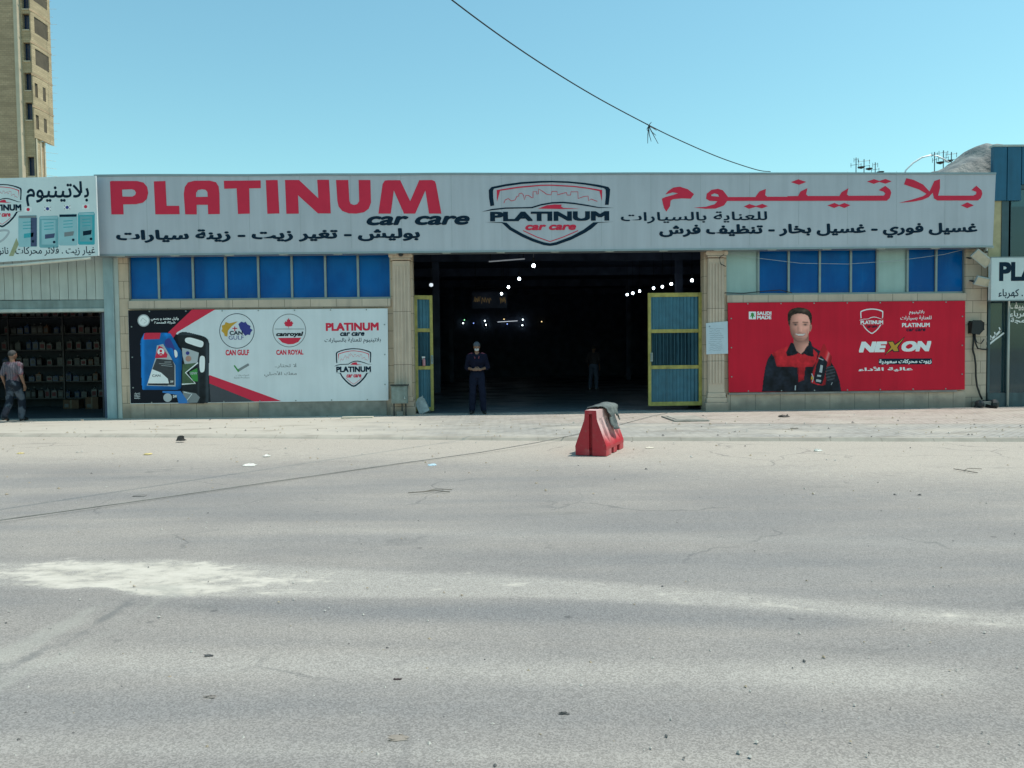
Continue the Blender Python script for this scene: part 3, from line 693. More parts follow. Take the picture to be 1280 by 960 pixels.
raster(a, 268, 272, 592, 708, 84, 112, [(catmull([(275,420),(272,350),(285,310),(302,280),(330,276),(480,276),(510,295),(560,380),(588,430),(584,560),(582,680),(560,702),(520,706),(310,706),(285,682),(278,560)], 4), f_bb)], 6, 'blue_bottle_picture', bn)
blk = mat('black bottle print', (.022, .028, .033), .5, .15, 9); blk2 = mat('dark grey bottle print', (.05, .06, .065), .5, .1, 9)
a.fill([(612,318),(650,312),(715,330),(745,345),(742,375),(720,384),(650,362),(612,345)], ink_white, 4, 4); a.fill([(722,456),(745,450),(757,470),(755,550),(742,572),(722,565),(716,510)], ink_white, 4, 4)
a.fill([(585,388),(640,400),(712,425),(700,500),(606,512),(590,450)], ink_mid, 4); a.ring((628,428), 14, None, ink_deep, 5); a.ring((634,470), 22, None, skin_print2, 5)
a.fill([(590,512),(706,500),(612,575),(660,640),(690,662),(585,668)], mat('green swirl print', (.05, .10, .045), .5, .3, 14), 4)
a.stroke([(706,500),(612,575),(685,655),(585,662)], 9, ink_white, 5); a.fill([(640,570),(700,540),(705,640),(668,640)], ink_green, 5); a.text('10W', 645, 570, 700, 590, ink_mid, 6, .02)
a.fill([(590,712),(690,730),(720,760),(700,800),(600,804)], ink_grey, 4); a.stroke([(600,720),(660,735),(610,800)], 5, ink_white, 5)
a.fill([(298,326),(302,284),(315,276),(426,276),(418,322)], ink_red, 7); a.fill([(455,345),(478,318),(500,325),(530,390),(552,430),(545,470),(528,455),(515,395),(470,385)], ink_deep, 7, 3)
a.fill([(528,405),(548,415),(552,450),(535,460)], ink_white, 8, 3)
a.fill([(398,372),(445,360),(536,520),(538,678),(322,672),(385,470)], ink_mid, 7); a.fill([(395,470),(515,480),(530,520),(530,668),(330,664),(362,555)], mat('label dark print', (.03, .032, .04), .5, .2, 12), 8)
a.fill([(362,548),(430,575),(480,620),(488,655),(330,655)], ink_white, 9, 0); a.fill([(412,372),(440,385),(478,440),(472,462),(384,466),(395,420)], ink_red, 9)
a.ring((428,418), 26, None, ink_white, 10); a.ring((428,412), 10, None, ink_red, 11); a.fill([(408,440),(428,425),(450,440)], ink_red, 11)
a.stroke([(455,495),(505,495)], 4, ink_mid, 10); a.stroke([(430,520),(515,528)], 3, ink_mid, 10); a.stroke([(415,507),(510,512)], 3, ink_mid, 10)
a.text('CAN', 362, 588, 425, 606, ink_grey, 10, .03); a.text('5W', 500, 634, 522, 650, ink_white, 10, .03); a.stroke([(334,664),(480,668)], 6, ink_black, 10)
a.fill([(440,712),(575,712),(640,804),(560,806),(545,740),(440,725)], ink_blue, 6); a.ring((478,762), 32, None, ink_mid, 6); a.text('5W', 518, 742, 548, 764, ink_white, 7, .03)
for k in range(4): a.stroke([(228,735+k*11),(272,728+k*13)], 5, ink_mid, 7)
a.stroke([(236,725),(262,772)], 5, ink_mid, 7)
a.build('bottle_picture', bn)
a = Art(YB); a.set(130, 370, 6)
a.ring((997,262), 132, 5, ink_navy, 1, 60)
a.fill([(880,262),(888,245),(882,222),(905,215),(912,195),(940,205),(1005,190),(960,225),(930,260),(925,305),(905,300),(900,280)], ink_gold, 2)
a.fill([(1008,210),(1030,192),(1050,200),(1062,192),(1075,212),(1100,225),(1096,242),(1115,255),(1100,275),(1096,292),(1075,290),(1060,300),(1045,280),(1020,245)], ink_deep, 2)
a.stroke([(962,243),(1000,243)], 7, ink_red, 3); a.stroke([(981,228),(981,264)], 7, ink_red, 3)
a.text('CAN', 942, 262, 1040, 292, ink_navy, 3, .03); a.text('GULF', 935, 297, 1048, 327, ink_deep, 3, .0)
a.text('CAN GULF', 912, 403, 1088, 445, ink_red, 1, .04)
a.stroke([(976,520),(1005,560),(1085,512)], [10, 22, 16], ink_green, 2); a.stroke([(1012,556),(1086,512)], 18, ink_grey, 3)
a.text('المواصفات', 990, 586, 1088, 604, ink_grey, 1, .0, 0, True); a.text('Saudi Product', 975, 606, 1092, 618, ink_grey, 1)
a.build('badge', bn)
a = Art(YB); a.set(320, 370, 5.333)
a.ring((222,230), 112, 5, ink_grey, 1, 60); a.stroke([(125,220),(322,220)], 4, ink_grey, 2)
leaf = [(0,-46),(10,-30),(20,-36),(18,-14),(34,-22),(40,-10),(52,-8),(38,8),(40,16),(14,22),(4,20),(0,42)]
a.fill([(218+x*.62, 185+y*.85) for x, y in leaf]+[(218-x*.62, 185+y*.85) for x, y in leaf[::-1][1:-1]], ink_red, 2)
a.fill([(146,280),(302,278),(282,306),(250,320),(215,322),(175,310)], ink_red, 2); a.text('canroyal', 134, 238, 316, 276, ink_black, 3, .05, .2)
a.text('CAN ROYAL', 135, 358, 316, 392, ink_red, 1, .04)
a.text('لا تحتار..', 125, 450, 270, 482, ink_grey, 1, .01, 0, True); a.text('معك الأصلي', 55, 500, 272, 540, ink_grey, 1, .01, 0, True)
a.build('badge', bn)
a = Art(YB); a.set(320, 370, 5.333)
a.text('PLATINUM', 465, 178, 818, 232, ink_red, 1, .045); a.text('car care', 560, 241, 724, 267, ink_navy, 1, .05, .2)
a.text('بلاتينيوم للعناية بالسيارات', 457, 278, 832, 318, ink_navy, 1, .01, 0, True); a.build('lettering', bn)
a = Art(YB); emblem(a, (320+(650-.268*620)/5.333, 370+(348-.545*93)/5.333, 5.333/.268, 5.333/.545), ink_navy, ink_red, bold=1.0); a.build('emblem', bn)

# ------------------------------------------------------------------ right banner (red, smiling man)
rb = root('advertising_banner', at(1058, 488, YB), 'red banner showing a smiling man in red and black jacket right of the bay', 'banner')
panel([(910, 378.5), (1206.5, 376), (1206, 487), (911, 490.5)], YB, banner_red, 'panel', rb, .035)
b = MB(); p0, p1 = at(911, 491, YB), at(1196, 488, YB); b.box(p0.x, p1.x, YB-.01, YB+.03, p0.z-.05, p0.z-.004, mat('grey batten', (.25, .23, .21), .7, .2)); b.build('batten', rb)
a = Art(YB); a.set(860, 350, 5.645)
SK = (1.0, .45, .35); BLK = (.012, .015, .024); RD = (.66, .022, .034)
def f_face(u, v):
    x, y = (u-789)/84, (v-322)/125; z = sqrt(max(.04, 1-x*x-y*y)); lam = max(0, .42*x-.22*y+.80*z)
    k = .22+.88*lam
    k *= 1-.55*ga(u, v, 757, 313, 18, 10)-.52*ga(u, v, 828, 315, 18, 10)            # eye sockets
    k *= 1-.30*ga(u, v, 776, 345, 7, 26)-.38*ga(u, v, 791, 371, 15, 5)+.22*ga(u, v, 799, 350, 6, 18)
    k *= 1-.30*ga(u, v, 748, 378, 6, 16)-.25*ga(u, v, 842, 374, 6, 16)-.25*ga(u, v, 792, 412, 22, 6)+.16*ga(u, v, 832, 350, 16, 12)+.15*ga(u, v, 800, 262, 40, 16)
    k *= 1-.05*sm(v, 400, 430)+.06*nz(u, v, .05)
    c = mulc(SK, k); c = mixc(c, (.62*k, .22*k, .18*k), .45*ga(u, v, 835, 355, 18, 14)+.35*ga(u, v, 745, 356, 15, 14))
    br = max(ga(u, v, 757+(u-757)*0, 300-.06*(u-757), 1e3, 4.2)*sm(u, 732, 742)*(1-sm(u, 774, 782)), ga(u, v, 828, 299+.07*(u-828), 1e3, 4.2)*sm(u, 804, 811)*(1-sm(u, 846, 852)))
    c = mixc(c, (.05, .03, .022), .85*br)
    for ex in (758, 827):
        c = mixc(c, (.40, .35, .33), .5*ga(u, v, ex, 317, 10, 3.0)); c = mixc(c, (.03, .022, .02), 1.0*ga(u, v, ex+1, 316.5, 7.0, 4.6)); c = mixc(c, (.05, .03, .025), .6*ga(u, v, ex, 311.5, 13, 2.2))
    w_ = (u-793)/40; top = 381-6*w_*w_; bot = 396-13*w_*w_
    if abs(w_) < .95 and top-4 < v < bot+4:
        c = mixc(c, (.42, .15, .13), .65)
        if top < v < bot-2: c = mixc(c, (.80, .74, .70), .9*(1-abs(w_)**3))
    return c
def f_neck(u, v):
    k = .34+.5*sm(u, 745, 850)*sm(v, 415, 470)+.10*sm(v, 450, 510); return mulc(SK, k)
def f_hair(u, v):
    k = .75+.9*nz(u*.6+v*.8, v*.25-u*.3, .09)+2.6*ga(u, v, 822, 216, 26, 12)+.9*ga(u, v, 765, 208, 20, 9); return mulc((.045, .028, .020), max(.3, k))
def f_blk(u, v):
    k = .9+.9*nz(u, v*.6, .018)+.6*nz(u, v, .05, 3)+.9*ga(u, v, 560, 640, 26, 60); return mulc(BLK, max(.35, k))
def f_red(u, v):
    k = .92+.35*nz(u, v, .022, 5)+.18*nz(u, v, .06, 9)-.28*sm(v, 585, 620)+.15*ga(u, v, 690, 500, 60, 20)-.35*ga(u, v, 605, 560, 16, 40); return mulc(RD, max(.3, k))
def f_col(u, v): return mulc(BLK, .8+.8*nz(u, v, .05, 2)+.9*ga(u, v, 872, 450, 10, 40))
def f_botr(u, v):
    ax_ = (u-(985-(v-460)*.30))/60; k = .75+.55*math.exp(-((ax_-.30)/.22)**2)-.35*sm(abs(ax_), .5, 1); return mixc(mulc(RD, k), (.75, .35, .35), .55*math.exp(-((ax_-.42)/.12)**2)*(1-sm(v, 560, 640)))
def f_lab(u, v): return mulc(BLK, .8+.8*math.exp(-((u-(960-(v-540)*.30))/14)**2))
def f_glove(u, v): return mulc((.03, .034, .042), .7+1.6*max(0, sin((v+.25*u)*.285))+.6*nz(u, v, .05))
cm = lambda p: catmull(p, 5)
LAY = [
 ([(745,390),(852,385),(856,455),(815,524),(768,508),(742,455)], f_neck),
 ([(520,789),(530,700),(545,610),(560,560),(588,518),(622,500),(700,468),(868,462),(960,515),(1012,580),(1048,640),(1072,715),(1084,789)], f_blk),
 ([(588,518),(640,490),(700,466),(745,468),(770,512),(812,528),(860,465),(915,515),(905,575),(880,613),(780,615),(625,610),(610,548)], f_red),
 ([(775,606),(828,606),(818,705),(776,722)], f_red),
 ([(745,392),(850,388),(848,455),(815,506),(797,522),(762,497),(744,455)], f_neck),
 ([(726,438),(744,446),(774,520),(735,533),(700,537),(692,512)], f_col), ([(856,422),(872,440),(884,490),(886,542),(850,536),(815,520),(846,468)], f_col),
 (cm([(712,285),(715,330),(724,378),(742,412),(770,434),(800,437),(830,418),(850,385),(862,345),(868,290),(862,245),(825,215),(770,214),(725,236)]), f_face),
 (cm([(860,308),(872,312),(876,332),(868,358),(858,362)]), lambda u, v: mulc(SK, .55-.2*ga(u, v, 866, 338, 5, 12))),
 (cm([(710,325),(703,285),(701,248),(712,220),(735,202),(775,193),(830,199),(862,222),(877,258),(874,300),(866,318),(860,290),(850,262),(838,248),(812,240),(780,238),(750,243),(730,258),(722,285),(718,315)]), f_hair),
 ([(868,735),(870,690),(885,630),(915,548),(944,475),(950,452),(966,450),(982,490),(1018,540),(1010,590),(985,660),(968,738),(920,754)], f_botr),
 ([(886,700),(905,602),(935,532),(965,558),(985,582),(962,690),(944,740),(900,727)], f_lab),
 (cm([(978,620),(1000,606),(1028,612),(1040,650),(1030,700),(990,715),(972,680)]), f_glove),
 ([(770,789),(785,738),(840,714),(905,738),(960,746),(955,789)], f_blk),
]
raster(a, 518, 190, 1086, 788, 150, 158, LAY, 1, 'portrait', rb)
a.stroke([(920,550),(955,565)], 6, ink_mid, 3); a.fill([(935,598),(952,604),(945,655),(926,650)], ink_mid, 3); a.fill([(912,668),(940,672),(936,684),(910,680)], ink_mid, 3); a.fill([(906,700),(940,706),(936,722),(902,716)], ink_mid, 3)
a.stroke([(872,660),(885,690),(876,720)], 7, ink_mid, 3); a.fill([(870,675),(885,690),(880,705),(866,700)], ink_gold, 4); a.fill([(754,745),(762,742),(760,778),(752,778)], ink_mid, 3); a.stroke([(1010,740),(1018,722)], 4, ink_mid, 3); a.stroke([(778,618),(774,780)], 3, ink_black, 3)
a.build('bottle_label', rb)
a = Art(YB); a.set(860, 350, 5.645)
a.fill([(429,223),(480,223),(480,277),(429,277)], ink_white, 1); a.fill([(436,262),(446,245),(442,238),(454,230),(468,238),(464,246),(474,262),(462,255),(458,272),(452,272),(448,255)], ink_green, 2)
a.text('SAUDI', 487, 222, 588, 247, ink_white, 1, .04); a.text('MADE', 487, 251, 588, 277, ink_white, 1, .04); a.build('badge', rb)
a = Art(YB); a.set(1050, 360, 6)
a.text('بلاتينيوم', 518, 165, 632, 202, ink_white, 1, .02, 0, True); a.text('للعناية بسيارات', 452, 208, 686, 244, ink_white, 1, .02, 0, True)
a.text('PLATINUM', 465, 262, 673, 293, ink_white, 1, .035); a.text('car care', 497, 303, 642, 325, ink_navy, 1, .04, .2)
a.fill([(290,530),(690,528),(690,572),(290,574)], ink_navy, 1); a.text('زيوت محركات سعودية', 292, 534, 686, 572, ink_white, 2, .045, 0, True)
a.text('عـالـيـة الأداء'.replace('ـ', ''), 138, 590, 545, 626, ink_white, 1, .035, 0, True); a.build('lettering', rb)
a = Art(YB); a.set(1050, 360, 6)
a.text('NE', 142, 402, 352, 482, ink_white, 1, .06, .2); a.text('ON', 462, 398, 684, 476, ink_white, 1, .06, .2)
a.fill([(355,400),(400,396),(412,420),(440,400),(488,362),(470,395),(448,428),(436,445),(446,478),(402,480),(392,468),(330,506),(352,478),(378,446)], ink_navy, 2)
a.fill([(362,405),(396,402),(410,430),(445,405),(478,374),(462,398),(436,430),(428,445),(438,472),(406,474),(392,458),(342,496),(360,474),(384,444)], ink_gold, 3); a.build('lettering', rb)
a = Art(YB); k_ = 172/880; kv = 190/474
emblem(a, (1050+(152-k_*180)/6, 360+(154-kv*93)/6, 6/k_, 6/kv), ink_white, ink_navy, full=False, bold=1.6, skyline=False, sub=ink_navy); a.build('emblem', rb)

for own, c4 in ((bn, [(160, 388), (484.5, 385.5), (485.5, 500.5), (163, 505)]), (rb, [(910, 378.5), (1206.5, 376), (1206, 487), (911, 490.5)])):
    ps4 = [at(q[0], q[1], YB) for q in c4]
    for (p_, q_), nsc in zip(zip(ps4, ps4[1:]+ps4[:1]), (7, 3, 7, 3)):
        for k in range(nsc):
            m_ = p_+(q_-p_)*((k+.5)/nsc); cen = sum(ps4, Vector())/4; m_ = m_+(cen-m_)*.025
            b = MB(); b.tube([(m_.x, YB-.002, m_.z), (m_.x, YB-.012, m_.z)], .017, mullion, 8); b.build('screw', own)

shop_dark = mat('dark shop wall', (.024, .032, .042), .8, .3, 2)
# ------------------------------------------------------------------ left shop
shop = root('parts_shop', (-12, .3, .05), 'grey metal clad shop with open dark front and shelves at far left', 'building')
XS0 = -17.0; xp0, xp1 = X(131, 420, -.06), X(150, 420, -.06)
cl = MB(); zt = 4.7; zb_ = Z(65, 375, 0)
n = int((xp0-XS0)/.21)
for i in range(n):
    x0 = XS0+i*(xp0-XS0)/n; x1 = XS0+(i+1)*(xp0-XS0)/n; cl.box(x0+.008, x1-.004, 0, .05, zb_+.04*(x0+9)/-8, zt, steel_white)
cl.box(XS0, xp0, .052, .10, zb_, zt, mat('cladding gap', (.13, .15, .15), .6))
cl.build('cladding', shop)
b = MB(); b.box(XS0, xp0, .0, .22, zb_-.30, zb_-.004, mat('shutter box', '#7c8d8b', .5, .12, 5, streak=.3)); b.box(XS0, xp0, -.03, .0, zb_-.29, zb_-.21, steel_white); b.build('shutter_box', shop, bevel=.01)
b = MB(); b.box(xp0, xp1-.13, -.06, .12, .055, 4.3, mat('pale door post', '#8fa6aa', .45, .1, 4, streak=.25)); b.box(xp1-.128, xp1-.02, -.02, .12, .055, 4.3, steel_white); b.build('door_post', shop, bevel=.008)
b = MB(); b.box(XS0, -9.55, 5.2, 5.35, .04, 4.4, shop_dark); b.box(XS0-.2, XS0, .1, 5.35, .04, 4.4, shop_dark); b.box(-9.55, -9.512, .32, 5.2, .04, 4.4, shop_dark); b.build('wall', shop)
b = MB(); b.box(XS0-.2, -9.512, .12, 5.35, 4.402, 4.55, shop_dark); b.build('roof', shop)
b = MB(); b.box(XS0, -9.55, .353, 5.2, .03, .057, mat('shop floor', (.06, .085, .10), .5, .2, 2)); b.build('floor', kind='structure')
# sign on brackets, standing clear of the cladding
YL = -.62
ls = root('shop_sign', at(60, 322, YL), 'white sign at far left with shield emblem, four oil cans and flags', 'sign')
pts = [at(-60, 224.5, YL), at(119.5, 219.5, YL), at(123, 319.5, YL), at(-60, 331.5, YL)]
b = MB(); b.prism([(p.x, p.z) for p in pts], YL, YL+.05, mat('white sign sheet', (.66, .73, .73), .5, .04, 1.5, streak=.05)); b.build('panel', ls)
b = MB(); p0, p1 = at(-60, 337, YL), at(113, 322.5, YL); b.tube([(p0.x, YL+.02, p0.z), ((p0.x+p1.x)/2, YL+.02, (p0.z+p1.z)/2-.015), (p1.x, YL+.02, p1.z)], .035, mat('cream pipe', (.6, .58, .5), .5)); b.build('pipe', ls, smooth=True)
for px_b in (-20, 30, 95):
    b = MB(); p = at(px_b, 262, YL); b.box(p.x-.02, p.x+.02, YL+.052, -.002, p.z-.9, p.z-.85, steel_white); b.build('bracket', ls)
a = Art(YL); a.set(0, 200, 5.333); a.text('بلاتينيوم', 172, 142, 594, 308, ink_navy, 1, .02, 0, True)
a.text('غيار زيت . فلاتر محركات . نانو سيراميك', -230, 578, 634, 640, ink_navy, 1, .012, 0, True); a.build('lettering', ls)
ink_slate = mat('slate blue ink', (.05, .07, .15), .6, .1); ink_dullteal = mat('dull teal ink', (.16, .38, .42), .6, .1, 6)
for k, (x0, y0, x1, y1) in enumerate(((122, 370, 248, 580), (262, 375, 390, 585), (392, 362, 516, 570), (520, 350, 632, 565))):
    w_ = x1-x0; h_ = y1-y0; a = Art(YL); a.set(0, 200, 5.333)
    a.fill([(x0+6,y0),(x1-6,y0-4),(x1,y0+10),(x1,y1-6),(x1-8,y1),(x0+8,y1),(x0,y1-8),(x0,y0+10)], [ink_paleteal, ink_dullteal, ink_paleteal, ink_teal][k], 1)
    a.fill([(x0+4,y0+2),(x1-4,y0),(x1-6,y0+16),(x0+6,y0+18)], [ink_grey, ink_paleteal, ink_navy, ink_paleteal][k], 2)
    a.fill([(x0+.12*w_,y0+.12*h_),(x1-.15*w_,y0+.12*h_),(x1-.15*w_,y1-.1*h_),(x0+.12*w_,y1-.1*h_)], [ink_paleteal, ink_paleteal, ink_paleteal, ink_dullteal][k], 2)
    if k == 0: a.fill([(x0+.66*w_,y0+15),(x1-2,y0+15),(x1-2,y1-4),(x0+.66*w_,y1-4)], ink_slate, 3)
    a.fill([(x0+.3*w_,y0+.58*h_),(x0+.82*w_,y0+.54*h_),(x0+.78*w_,y0+.68*h_),(x0+.3*w_,y0+.72*h_)], [ink_teal, ink_slate, ink_grey, ink_navy][k], 3)
    for j in range(3): a.stroke([(x0+.25*w_,y0+(.22+.1*j)*h_),(x0+.75*w_,y0+(.2+.1*j)*h_)], 5, ink_teal, 3)
    a.ring((x0+.78*w_, y1-.18*h_), 9, None, ink_navy, 4)
    a.build('oil_can_picture', ls)
for k, (cx, cy) in enumerate(((188, 330), (317, 325), (448, 316), (571, 311))):
    a = Art(YL); a.set(0, 200, 5.333); a.fill([(cx-24,cy-15),(cx+24,cy-16),(cx+24,cy+15),(cx-24,cy+16)], ink_white, 1); a.ring((cx, cy), 11, None, ink_red if k in (0, 3) else ink_deep, 2)
    if k in (1, 2):
        for sx in (-1, 1):
            for sy in (-1, 1): a.stroke([(cx+sx*15,cy+sy*8),(cx+sx*21,cy+sy*12)], 4, ink_black, 2)
    a.build('flag_picture', ls)
a = Art(YL); emblem(a, (0+(-120-.3*180)/5.333, 200+(160-.61*93)/5.333, 5.333/.30, 5.333/.61), ink_navy, ink_red); a.build('emblem', ls)
a = Art(YL); a.set(0, 200, 5.333); a.stroke([(-120,560),(0,545),(60,480),(10,470),(-80,500)], 14, ink_mid, 1, 4); a.fill([(60,640),(110,520),(125,560),(90,640)], mat('olive ink', (.35, .36, .2), .5), 2); a.build('artwork', ls)

# shelves and goods in the shop
shelf = root('shelf_rack', (-12.4, 4.7, .055), 'dark steel shelving along the back wall of the left shop', 'shelf')
sh_m = mat('dark shelf steel', (.018, .02, .024), .5, .2)
ZL = [.35, .85, 1.32, 1.80, 2.28, 2.78]
for z in ZL: b = MB(); b.box(-16.0, -9.7, 4.55, 5.0, z-.03, z, sh_m); b.build('board', shelf)
for xx in (-16.0, -14.4, -12.8, -11.2, -9.74): b = MB(); b.box(xx, xx+.04, 4.50, 4.545, .057, 3.1, sh_m); b.build('upright', shelf)
gcols = [('blue', (.012, .04, .11)), ('grey', (.075, .085, .09)), ('black', (.012, .012, .014)), ('brown', (.08, .035, .015)), ('dark grey', (.045, .05, .055))]
label_pale = mat('dusty pale label', (.085, .092, .095), .7, .2); label_red = mat('dusty red label', (.10, .02, .025), .7, .2)
proto_b = {}
zn = ['bottom', 'second', 'third', 'fourth', 'fifth', 'top']
for zi, z in enumerate(ZL):
    xx = -14.6+random.random()*.1
    while xx < -9.95:
        ci = random.choices(range(5), [3, 3, 2, 1, 2])[0] if zi != 3 else random.choice((1, 4, 1, 0))
        cn, cc = gcols[ci]; hh = random.choice((.24, .30, .33)) if zi not in (1,) else random.choice((.2, .3)); key = (cn, hh)
        if key not in proto_b:
            b = MB(); m = mat(cn+' plastic bottle', cc, .4, .15, 9); g = .055
            b.box(-g*1.35, g*1.35, -g, g, 0, hh*.72, m); b.lathe([(g*.95, hh*.72), (.022, hh*.86), (.022, hh*.9)], (0, 0, 0), m, 8); b.lathe([(.028, hh*.9), (.028, hh), (.01, hh)], (0, 0, 0), label_pale if cn == 'black' else rubber, 8)
            b.box(-g, g, -g-.003, -g-.001, hh*.14, hh*.55, label_pale if cn != 'grey' else label_red)
            o = b.build('oil_bottle', bevel=.006); proto_b[key] = o; first = True
        else: o = proto_b[key].copy(); COL.objects.link(o)
        o.location = (xx, 4.68+random.random()*.05, z+.001); o.rotation_euler.z = random.uniform(-.15, .15)
        tag(o, '%s oil bottle in the row on the %s shelf inside the dark shop' % (cn, zn[zi]), 'bottle', 'oil bottles on the %s shelf of the left shop, %s' % (zn[zi], cn))
        xx += random.choice((.19, .2, .22, .30))
crate_specs = [(-11.75, 3.7, .36, .30, .34, (.09, .05, .028), 'brown carton nearest the doorway on the shop floor'), (-11.0, 3.9, .40, .34, .5, (.02, .03, .07), 'tall blue box by the right wall of the dark shop'), (-12.5, 3.9, .45, .3, .26, (.075, .045, .027), 'low brown carton beneath the shop shelves')]
for x_, y_, wx, wy, h_, cc, lab in crate_specs:
    b = MB(); m = mat('carton %.2f' % cc[2], cc, .8, .15); b.box(x_, x_+wx, y_, y_+wy, .06, .06+h_, m); b.box(x_+wx*.45, x_+wx*.55, y_-.002, y_+wy+.002, .062, .062+h_, mat('packing tape', (.11, .09, .06), .5)); b.box(x_+.04, x_+.16, y_-.004, y_-.003, .1, .2, label_pale)
    tag(b.build('carton', origin=(x_, y_, .06), bevel=.006), lab, 'box')

# ------------------------------------------------------------------ right building: blue cladding over glass
rbld = root('glass_shopfront', (15, .5, .05), 'blue metal clad building with dark glass front at the right edge', 'building')
blue_clad = mat('blue metal cladding', (.012, .105, .19), .4, .10, 3, metal=.2, streak=.25)
teal_fr = mat('dark teal frame', (.035, .075, .09), .4, .15, 4)
g_dark = mat('tinted shop glass', (.05, .11, .13), .04, .05, 2, spec=.8, trans=.55)
xa = X(1239, 300); xz = 20.0
ztop = Z(1262, 184); zlow = Z(1250, 251); zg = Z(1270, 231)
b = MB(); x_ = xa; i = 0
xg = X(1263, 240)
while x_ < xz:
    x1 = min(x_+.36, xz); zl = zlow if x_ < xg-.1 else zg
    b.prism([(x_+.004, zl), (x1-.02, zl), (x1-.02, ztop), (x_+.004, ztop)], -.04, .06, blue_clad); b.box(x1-.02, x1+.004, -.015, .06, zl, ztop, blue_clad); x_ = x1
b.build('cladding', rbld)
b = MB(); b.box(xa+.0, xz, -.06, .12, ztop+.002, ztop+.05, steel_white); b.build('coping', rbld)
b = MB(); b.box(xr2+.03, X(1252, 290), .02, .3, 3.052, zlow-.002, mat('cream side wall', (.46, .39, .22), .7, .15, 5, bump=.1)); b.box(X(1252, 290)+.002, X(1263, 290), -.0, .3, 3.052, zlow-.002, teal_fr)
b.box(13.7, xz, .5, .55, ztop-.6, ztop, dark_int); b.build('wall', rbld)
xd = [xr2+.065, X(1258, 440, .05), X(1290, 440, .05), 14.9, 16.6, 18.3, xz]
b = MB()
for xx in xd: b.box(xx-.03, xx+.03, .0, .1, .40, 2.9, teal_fr)
b.box(xd[0], xz, -.01, .1, 2.902, 3.05, teal_fr); b.box(xg, xz, -.006, .1, zg-.1, zg-.002, teal_fr); b.box(xd[0]-.03, xz, -.02, .12, .05, .398, mat('teal base', (.06, .10, .11), .6, .2, 4, streak=.3))
for xx in (xg, 14.9, 16.6, 18.3): b.box(xx-.03, xx+.03, .0, .1, 3.052, zg-.102, teal_fr)
fr = b.build('frame', rbld)
for x0, x1 in zip(xd, xd[1:]): b = MB(); b.box(x0+.032, x1-.032, .045, .055, .402, 2.9, g_dark); b.build('pane', rbld)
b = MB(); b.box(xg+.032, xz, .045, .055, 3.052, zg-.102, g_dark); b.build('pane', rbld)
b = MB(); b.box(12.7, xz, 4, 4.1, .05, ztop-.7, dark_int); b.box(12.62, 12.7, .31, 4, .05, ztop-.7, dark_int); b.box(xz, xz+.1, 0, 4.1, .05, ztop, dark_int); b.box(12.62, xz, .12, 4, .03, .06, dark_int); b.build('hall_wall', rbld)
b = MB(); b.box(13.7, xz+.1, .56, 4.1, ztop-.1, ztop, conc); b.build('roof', rbld)
b = MB(); p = X(1259, 440, -.02); b.tube([(p, -.06, .06), (p, -.06, 3.0)], .028, steel_white); b.build('downpipe', rbld, smooth=True)
YG = .0438
a = Art(YG); a.set(0, 0, 1); a.text('تكييف', 1262, 377, 1288, 388, ink_white, 1, .03, 0, True); a.text('كهرباء', 1262, 388, 1288, 398, ink_white, 1, .03, 0, True); a.text('برمجة', 1263, 397, 1289, 405, ink_white, 1, .03, 0, True)
a.stroke([(1229, 430), (1234, 425), (1240, 423), (1246, 418), (1251, 413)], 2.4, ink_white, 1, 3); a.stroke([(1231, 434), (1237, 430), (1243, 425), (1250, 420), (1255, 416)], 2.0, ink_white, 1, 3)
for u, v in ((1233, 420), (1238, 419), (1243, 415), (1249, 409)): a.stroke([(u, v), (u+2, v+6)], 1.6, ink_white, 1)
a.build('window_lettering', rbld)
b = MB(); b.lathe([(.02, 0), (.16, .02), (.20, .05)], (X(1248, 438, .35), .55, 1.62), ink_mid); tag(b.build('dish', origin=(X(1248, 438, .35), .55, 1.62)), 'pale bowl shape behind the dark glass at right', 'bowl') if False else None
YP = -.42
ps = root('shop_sign', (13.6, YP, 2.9), 'white sign with navy PL letters at the right edge', 'sign')
pl_, pr_ = at(1239.5, 322, YP), 17.5
b = MB(); b.box(pl_.x, pr_, YP+.002, YP+.12, Z(1260, 375, YP), Z(1260, 322, YP), mat('white acrylic sign', (.60, .66, .66), .4, .04, 2, streak=.06)); b.build('panel', ps, bevel=.006)
b = MB(); b.box(pl_.x-.015, pr_, YP-.004, YP+.13, Z(1260, 375, YP)-.02, Z(1260, 375, YP)-.001, sign_edge); b.box(pl_.x-.015, pr_, YP-.004, YP+.13, Z(1260, 322, YP)+.001, Z(1260, 322, YP)+.02, sign_edge); b.build('trim', ps)
for xx in (13.1, 15.2, 17.1): b = MB(); b.box(xx, xx+.04, YP+.122, -.008, 2.96, 3.0, sign_edge); b.build('bracket', ps)
a = Art(YP); a.set(0, 0, 1); a.text('PLATINUM', 1249, 327, 1385, 351, ink_navy, 1, .042); a.text('ميكانيك . كهرباء', 1248, 361, 1318, 373, ink_navy, 1, .015, 0, True); a.build('lettering', ps)
